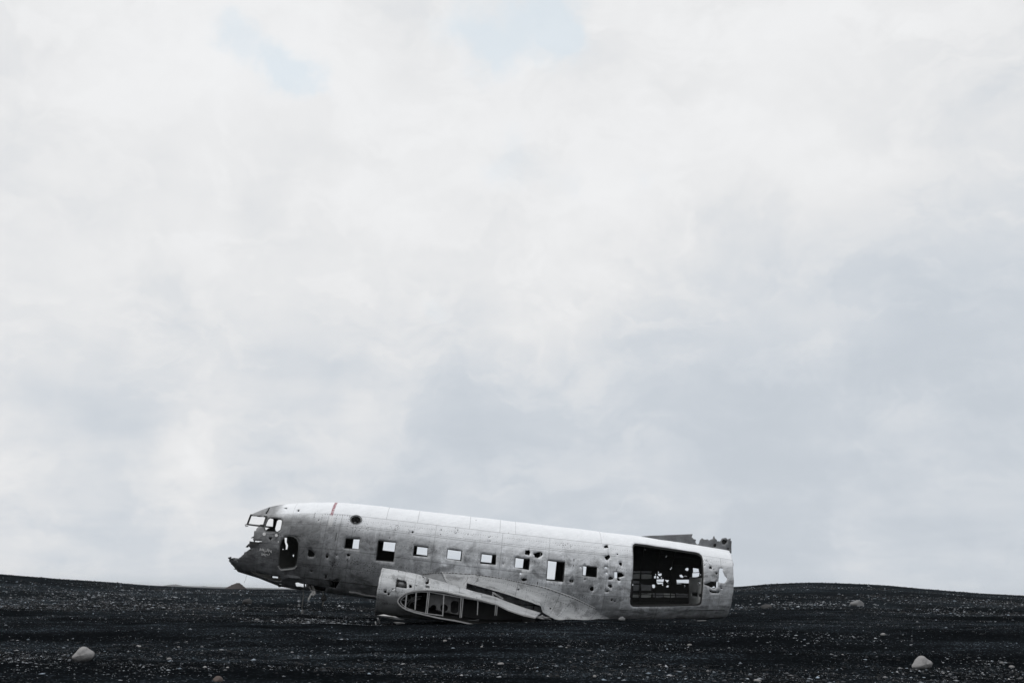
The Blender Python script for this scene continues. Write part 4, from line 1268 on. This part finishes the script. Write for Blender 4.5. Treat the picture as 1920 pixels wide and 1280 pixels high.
def place_rock(name, px, py, wpx, me, label, cat='rock', rz=0.0, sink=.25, group=None, hfac=1.0):
    p = ground_hit(px, py); t = (p - CAM) @ cF; s = wpx * t / FPX / 2
    o = link(name, me); z = float(ground_z(p[0], p[1])); hz = max(v_.co.z for v_ in me.vertices)
    o.scale = (s, s, s * hfac); o.rotation_euler = (0, 0, rz); o.location = (p[0], p[1], z + s * hfac * (.62 - sink) * hz)
    tag(o, label, cat, group)
    return o


def boulder_mesh(name, seed, sil, cx, cy, half, mt, depth=.8):
    """a rounded stone whose outline seen from the wreck's front follows `sil`"""
    ang = np.array([math.atan2(cy - y, x - cx) for x, y in sil]); rad = np.array([math.hypot(x - cx, y - cy) / half for x, y in sil])
    o_ = np.argsort(ang); ang, rad = ang[o_], rad[o_]
    ang = np.concatenate([ang - 2 * math.pi, ang, ang + 2 * math.pi]); rad = np.tile(rad, 3)
    fa = np.linspace(-3 * math.pi, 3 * math.pi, 2161); w_ = np.hanning(61); w_ /= w_.sum()
    rad = np.convolve(np.interp(fa, ang, rad), w_, 'same'); ang = fa
    bm = bmesh.new(); bmesh.ops.create_icosphere(bm, subdivisions=5, radius=1)
    for v_ in bm.verts:
        p = v_.co.copy(); phi = math.atan2(p.z, p.x); r0 = float(np.interp(phi, ang, rad))
        q = Vector((p.x * r0, p.y * depth * (.75 + .25 * r0), p.z * r0))
        q += q * (.07 * mnoise.noise(p * 1.8 + Vector((seed, 1, 0))) + .025 * mnoise.noise(p * 5.5 + Vector((seed, 5, 0))) + .008 * mnoise.noise(p * 16))
        v_.co = q
    me = bpy.data.meshes.new(name); bm.to_mesh(me); bm.free(); me.materials.append(mt)
    me.polygons.foreach_set('use_smooth', [True] * len(me.polygons)); me.update(); return me


SIL = [(385, 500), (425, 440), (470, 385), (520, 320), (560, 288), (620, 275), (670, 288), (705, 320), (745, 350), (800, 370), (830, 405), (832, 450), (800, 500), (740, 545), (640, 575), (520, 565), (430, 540)]
SIL2 = [(1370, 506), (1384, 484), (1400, 464), (1418, 451), (1430, 450), (1444, 460), (1456, 468), (1474, 476), (1477, 490), (1464, 502), (1440, 512), (1410, 514)]


def place_boulder(px, py, wpx, me, label, rz):
    p = ground_hit(px, py); t = (p - CAM) @ cF; s_ = wpx * t / FPX / 2
    o = link('boulder', me); lo = min(v_.co.z for v_ in me.vertices)
    o.scale = (s_, s_, s_); o.rotation_euler = (0, 0, rz); o.location = (p[0], p[1] + .5 * s_, float(ground_z(p[0], p[1])) - lo * s_ * .80)
    tag(o, label, 'boulder')


place_boulder(150, 1239, 41, boulder_mesh('boulder', 5, SIL, 610, 440, 225, PALE), 'large pale rounded boulder at the left on dark gravel', 0)
place_boulder(1735, 1254, 39, boulder_mesh('boulder', 8, SIL2, 1426, 488, 52, PALE, .7), 'large pale boulder at the lower right on dark gravel', .1)
place_rock('rock', 463, 1131, 18, rock_mesh('rock', 21, 12, 3, (1, .9, .8), DARKR), 'dark rock on the slope below the broken nose', sink=.2)
place_rock('rock', 408, 1277, 19, rock_mesh('rock', 23, 10, 3, (1, .9, .75), BROWN), 'brownish round stone at the bottom edge of the view', sink=.25)
place_rock('rock', 1607, 1135, 26, rock_mesh('rock', 25, 14, 3, (1, .9, .62), GREY), 'lumpy grey rock on the rise right of the tail end', sink=.2)
place_rock('rock', 1438, 1140, 22, rock_mesh('rock', 27, 14, 3, (1, .9, .55), DARKR), 'low black rock just right of the tail end', sink=.2)
place_rock('rock', 1166, 1162, 14, rock_mesh('rock', 29, 12, 3, (1, .8, .7), GREY), 'grey stone against the belly left of the cargo door', sink=.3)
place_rock('rock', 482, 1163, 9, rock_mesh('rock', 31, 12, 3, (1, .9, .8), GREY), 'grey stone at the left end of the pale gravel strip', sink=.2)
place_rock('stone', 939, 1245, 12, rock_mesh('stone', 33, 6, 3, (1, .8, .42), PALE), 'smooth white oval stone in the foreground below the wing', sink=.2)
place_rock('stone', 834, 1202, 8, rock_mesh('stone', 35, 8, 3, (1, .8, .5), PALE), 'pale flat stone in front of the engine nacelle', sink=.2)
place_rock('stone', 317, 1236, 10, rock_mesh('stone', 37, 8, 3, (1, .8, .5), PALE), 'flat pale stone between the left boulder and the wreck', sink=.2)
place_rock('stone', 298, 1229, 8, rock_mesh('stone', 39, 12, 3, (1, .8, .7), DARKR), 'small dark stone beside the flat pale stone', sink=.2)
place_rock('stone', 1293, 1209, 9, rock_mesh('stone', 41, 8, 3, (1, .8, .42), PALE), 'pale flat stone in front of the cargo door', sink=.2)
place_rock('stone', 1897, 1251, 11, rock_mesh('stone', 43, 8, 3, (1, .8, .5), PALE), 'pale stone nearest the right edge of the view', sink=.2)
place_rock('stone', 1879, 1244, 8, rock_mesh('stone', 45, 12, 3, (1, .8, .8), GREY), 'small grey stone just right of the right boulder', sink=.2)
place_rock('stone', 1115, 1269, 7, rock_mesh('stone', 47, 8, 3, (1, .8, .8), PALE), 'upright pale stone near the bottom centre', sink=.2)
place_rock('stone', 1420, 1277, 15, rock_mesh('stone', 49, 8, 3, (1, .8, .4), PALE), 'wide flat pale stone at the bottom edge left of the right boulder', sink=.2)
place_rock('stone', 1656, 1190, 10, rock_mesh('stone', 51, 10, 3, (1, .8, .55), PALE), 'pale stone on the gravel band above the right boulder', sink=.2)

# pebbles: individuals sharing a few shapes
pmesh = [rock_mesh('pebble', 60 + k, 8, 2, (1, random.uniform(.6, .9), random.uniform(.3, .55)), PEB) for k in range(8)]


def gravel_density(x, y):
    """bands of gravel lying along the slope"""
    out = np.zeros(len(x))
    for i in range(len(x)):
        out[i] = mnoise.noise((x[i] * .10 + 7, y[i] * .33, 1.5)) * .7 + mnoise.noise((x[i] * .4, y[i] * 1.1, 5.5)) * .45
    d = np.clip(.28 + out * 1.75, .02, 1)
    d = d * (1 - .72 * np.clip(np.minimum(y - 17.5, 29 - y) / 4.0, 0, 1))                        # smooth sand in front of the wreck
    d = d * (1 + .5 * np.clip(np.minimum(y - 31, 54 - y) / 4.0, 0, 1))
    strip = (y > 25.2) & (y < 26.6) & (x > -7.2) & (x < -3.2)
    d = np.where(strip, 1.6, d)
    return d


def scatter(n, y0, y1, pw=1.0):
    xs, ys = np.empty(0), np.empty(0)
    while len(xs) < n:
        u_ = rng.random(n); y = (y0 ** pw + u_ * (y1 ** pw - y0 ** pw)) ** (1 / pw)
        x = (rng.random(n) * 2 - 1) * (y * .62 + 1.0)
        k = rng.random(n) < gravel_density(x, y) / 1.6
        xs = np.concatenate([xs, x[k]]); ys = np.concatenate([ys, y[k]])
    return xs[:n], ys[:n]


ROOT_CLEAR = lambda x, y: (np.abs((np.stack([x, y, np.full_like(x, .5)], -1) - fO) @ fN) < 1.2) & (np.abs((np.stack([x, y, np.full_like(x, .5)], -1) - fO) @ fA - 1.5) < 8)
px_, py_ = scatter(230, 11.2, 34, 1.2)
keep = ~ROOT_CLEAR(px_, py_)
px_, py_ = px_[keep], py_[keep]; pz_ = ground_z(px_, py_)
for x, y, z in zip(px_, py_, pz_):
    s = .010 + .022 * random.random() ** 2.8
    o = link('pebble', random.choice(pmesh)); o.location = (x, y, z + s * .15); o.scale = (s, s, s); o.rotation_euler = (random.uniform(-.3, .3), random.uniform(-.3, .3), random.uniform(0, 6.28))
    tag(o, 'pale pebble lying loose on the black sand', 'pebble', 'pale pebbles scattered over the black sand')


def gravel(n, y0, y1, smin, smax, pw, seedoff):
    x, y = scatter(n, y0, y1, pw); z = ground_z(x, y)
    base = np.array([(1, 0, 0), (0, 1, 0), (-1, 0, 0), (0, -1, 0), (0, 0, 1), (0, 0, -1)], float)
    fc = np.array([(0, 1, 4), (1, 2, 4), (2, 3, 4), (3, 0, 4), (1, 0, 5), (2, 1, 5), (3, 2, 5), (0, 3, 5)])
    s = smin * (1 - rng.random(n)) ** (-1 / 2.3); s = np.minimum(s, smax)
    B = base[None] * (1 + rng.normal(0, .22, (n, 6, 3))) + rng.normal(0, .15, (n, 6, 3))
    sc = np.stack([s * rng.uniform(.8, 1.4, n), s * rng.uniform(.7, 1.1, n), s * rng.uniform(.25, .55, n)], -1)
    B = B * sc[:, None, :]
    a = rng.random(n) * 6.283; ca, sa = np.cos(a)[:, None], np.sin(a)[:, None]
    X = B[:, :, 0] * ca - B[:, :, 1] * sa + x[:, None]; Y = B[:, :, 0] * sa + B[:, :, 1] * ca + y[:, None]; Z = B[:, :, 2] + (z + s * .12)[:, None]
    V = np.stack([X, Y, Z], -1).reshape(-1, 3); F = (fc[None] + (np.arange(n) * 6)[:, None, None]).reshape(-1, 3)
    return V, F


def light_gravel():
    """paler stones washed together in strips"""
    V, F, k = [], [], 0
    base = np.array([(1, 0, 0), (0, 1, 0), (-1, 0, 0), (0, -1, 0), (0, 0, 1), (0, 0, -1)], float)
    fc = np.array([(0, 1, 4), (1, 2, 4), (2, 3, 4), (3, 0, 4), (1, 0, 5), (2, 1, 5), (3, 2, 5), (0, 3, 5)])
    for (x0, x1, y0, y1, n, smn, smx) in ((490, 690, 1159, 1171, 420, .010, .045), (-10, 330, 1106, 1134, 900, .014, .06), (120, 560, 1118, 1140, 420, .014, .05), (1380, 1660, 1130, 1140, 420, .014, .06), (1640, 1930, 1136, 1156, 420, .012, .05),
                                       (1420, 1710, 1186, 1214, 420, .007, .03), (1280, 1480, 1180, 1196, 160, .007, .025), (-10, 130, 1222, 1262, 420, .006, .024), (140, 420, 1240, 1275, 260, .006, .022), (480, 760, 1206, 1226, 110, .007, .02),
                                       (1740, 1930, 1225, 1278, 330, .006, .022), (560, 700, 1122, 1138, 160, .014, .04)):
        P = [ground_hit(a, b) for a, b in ((x0, y1), (x1, y1), (x1, y0), (x0, y0))]
        u_ = np.clip(rng.normal(.5, .27, n), 0, 1); v_ = np.clip(rng.normal(.5, .26, n), 0, 1)
        Q = (1 - u_)[:, None] * ((1 - v_)[:, None] * P[0] + v_[:, None] * P[3]) + u_[:, None] * ((1 - v_)[:, None] * P[1] + v_[:, None] * P[2])
        s = np.minimum(smn * (1 - rng.random(n)) ** (-1 / 2.2), smx)
        B = base[None] * (1 + rng.normal(0, .2, (n, 6, 3))) + rng.normal(0, .15, (n, 6, 3))
        B = B * np.stack([s * rng.uniform(.8, 1.5, n), s * rng.uniform(.7, 1.1, n), s * rng.uniform(.25, .5, n)], -1)[:, None, :]
        B[:, :, 0] += Q[:, 0, None]; B[:, :, 1] += Q[:, 1, None]; B[:, :, 2] += (ground_z(Q[:, 0], Q[:, 1]) + s * .15)[:, None]
        V.append(B.reshape(-1, 3)); F.append((fc[None] + (np.arange(n) * 6)[:, None, None]).reshape(-1, 3) + k); k += n * 6
    m_, T = mat('light_gravel_stones')
    rnd = T.node('ShaderNodeNewGeometry').outputs['Random Per Island']
    v = T.m('ADD', .03, T.m('MULTIPLY', T.m('POWER', rnd, 1.8), .42))
    finish(T, Base_Color=T.v('MULTIPLY', T.comb(v, v, v), (.93, 1, 1.08)), Roughness=.9, Specular_IOR_Level=.2)
    o = link('gravel', new_mesh('light_gravel', np.concatenate(V), np.concatenate(F), m_, smooth=False))
    tag(o, 'paler gravel washed together in strips on the black sand', 'gravel', kind='stuff')


light_gravel()


def build_gravel():
    parts = [gravel(90000, 10.5, 34, .005, .04, 1.3, 0), gravel(75000, 32, 62, .011, .065, 1.5, 1)]
    V, F, k = [], [], 0
    for v_, f_ in parts:
        V.append(v_); F.append(f_ + k); k += len(v_)
    V = np.concatenate(V).astype(np.float32); F = np.concatenate(F).astype(np.int32)
    me = bpy.data.meshes.new('gravel'); me.vertices.add(len(V)); me.vertices.foreach_set('co', V.ravel())
    me.loops.add(F.size); me.loops.foreach_set('vertex_index', F.ravel()); me.polygons.add(len(F))
    me.polygons.foreach_set('loop_start', np.arange(0, F.size, 3, dtype=np.int32)); me.update(calc_edges=True)
    m_, T = mat('gravel_stones')
    rnd = T.node('ShaderNodeNewGeometry').outputs['Random Per Island']
    v = T.m('ADD', .012, T.m('MULTIPLY', T.m('POWER', rnd, 7.5), .40))
    rnd2 = T.m('FRACT', T.m('MULTIPLY', rnd, 57.3))
    c = T.mixc(rnd2, T.v('MULTIPLY', T.comb(v, v, v), (.82, 1, 1.19)), T.v('MULTIPLY', T.comb(v, v, v), (1.0, 1, 1.03)))
    finish(T, Base_Color=c, Roughness=.85, Specular_IOR_Level=.25)
    me.materials.append(m_)
    o = link('gravel', me); tag(o, 'fine dark gravel with light flecks strewn over the black sand', 'gravel', kind='stuff')


build_gravel()

# ------------------------------------------------------------------ loose sheet metal by the wreck
def scrap(poly, y, label, m_=EDGE, bend=.05):
    P = [on_plane(*q, y) for q in poly]; c = np.mean(P, 0) + np.array([0, bend, bend * .4])
    V = [W3(*p) for p in P] + [W3(*c)]; n = len(P); V += [v_ - fN * .012 - fU * .006 for v_ in V]
    F = [(i, (i + 1) % n, n) for i in range(n)] + [((i + 1) % n + n + 1, i + n + 1, 2 * n + 1) for i in range(n)] + [(i, i + n + 1, (i + 1) % n + n + 1, (i + 1) % n) for i in range(n)]
    org = np.mean(V, 0); o = part('metal_scrap', ([v_ - org for v_ in V], F), m_, None); o.location = org
    tag(o, label, 'scrap metal', 'loose sheet metal scraps beside the wreck')
    return o


scrap(Z6([(90, 1000), (200, 982), (330, 1010), (420, 1020), (500, 1062), (600, 1085), (480, 1088), (330, 1062), (200, 1030)]), 3.70, 'long crumpled sheet of metal under the engine nacelle', bend=.06)
scrap(Z6([(385, 1132), (470, 1132), (610, 1148), (600, 1158), (450, 1168)]), 3.85, 'flat pale strip of metal half buried below the nacelle', bend=.03)
scrap(Z6([(62, 1050), (95, 1045), (132, 1110), (128, 1152), (85, 1120)]), 3.5, 'curled grey metal piece left of the crumpled sheet', FIN, .06)
scrap(Z6([(30, 1120), (48, 1118), (70, 1195), (42, 1198)]), 3.5, 'thin upright sliver of metal at the front foot of the nacelle', bend=.02)
g = ground_hit(1316, 1164)
bmv, bmf = bars([(np.array([-.13, 0, 0]), np.array([.13, .03, .012]))], .05, .012, up=(0, 0, 1))
o = part('metal_scrap', (bmv, bmf), EDGE, None); o.location = (g[0], g[1], float(ground_z(g[0], g[1])) + .012)
tag(o, 'short light metal strip on the sand below the cargo door', 'scrap metal', 'loose sheet metal scraps beside the wreck')


# ------------------------------------------------------------------ far mound and far hills
def hill(name, px0, px1, peaks, y, m_, depth, zb=-1.8, seed=0):
    nx, ny = 60, 24; V, F = [], []
    xs = np.linspace(px0, px1, nx); prof = np.interp(xs, [p[0] for p in peaks], [p[1] for p in peaks])
    for i in range(nx):
        d = ray(xs[i], prof[i]); k = y / d[1]; top = CAMZ + k * d[2]; x = k * d[0]
        for j in range(ny):
            t = j / (ny - 1) * 2 - 1; f = max(0, 1 - abs(t)) ** 1.1
            z = zb + (top - zb) * f; sc_ = (top - zb)
            z += sc_ * .06 * f * mnoise.noise((x * 3 / max(1, sc_), t * 5, seed)) * (1 if abs(t) > .05 else .3)
            V.append((x + .04 * sc_ * mnoise.noise((x / max(1, sc_), t * 3, seed + 4)), y + t * depth, z))
    for i in range(nx - 1):
        for j in range(ny - 1):
            a = i * ny + j; F.append((a, a + ny, a + ny + 1, a + 1))
    o = link(name, new_mesh(name, V, F, m_)); tag(o, kind='structure'); return o


hill('hill', 398, 474, [(398, 1116), (414, 1106), (425, 1100), (437, 1093.5), (446, 1090.2), (449, 1090.5), (453, 1094), (460, 1100), (465, 1104.5), (474, 1116)], 210, rock_mat('brown_hill', .036, (1.13, .96, .94)), 6, seed=3)
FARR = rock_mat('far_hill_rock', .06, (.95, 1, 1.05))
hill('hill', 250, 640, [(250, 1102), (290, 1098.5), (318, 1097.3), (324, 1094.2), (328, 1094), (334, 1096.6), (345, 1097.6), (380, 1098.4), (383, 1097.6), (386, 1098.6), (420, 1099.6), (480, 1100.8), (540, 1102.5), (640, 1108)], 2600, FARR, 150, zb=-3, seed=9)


# ------------------------------------------------------------------ air
hz_v = [(x, y, z) for x in (-11500, 11500) for y in (-60, 9600) for z in (-5.0, 15.0)]
hz = link('haze', new_mesh('haze', hz_v, [(0, 1, 3, 2), (4, 6, 7, 5), (0, 4, 5, 1), (2, 3, 7, 6), (0, 2, 6, 4), (1, 5, 7, 3)], [], smooth=False))
hm = bpy.data.materials.new('haze_air'); hm.use_nodes = True; T = NT(hm.node_tree)
vol = T.node('ShaderNodeVolumePrincipled', None, Color=(.93, .97, 1.0, 1), Density=.00012, Anisotropy=.0)
T.t.links.new(vol.outputs[0], T.node('ShaderNodeOutputMaterial').inputs['Volume'])
hz.data.materials.append(hm); tag(hz, 'thin pale haze in the air over the black plain', 'haze', kind='stuff')
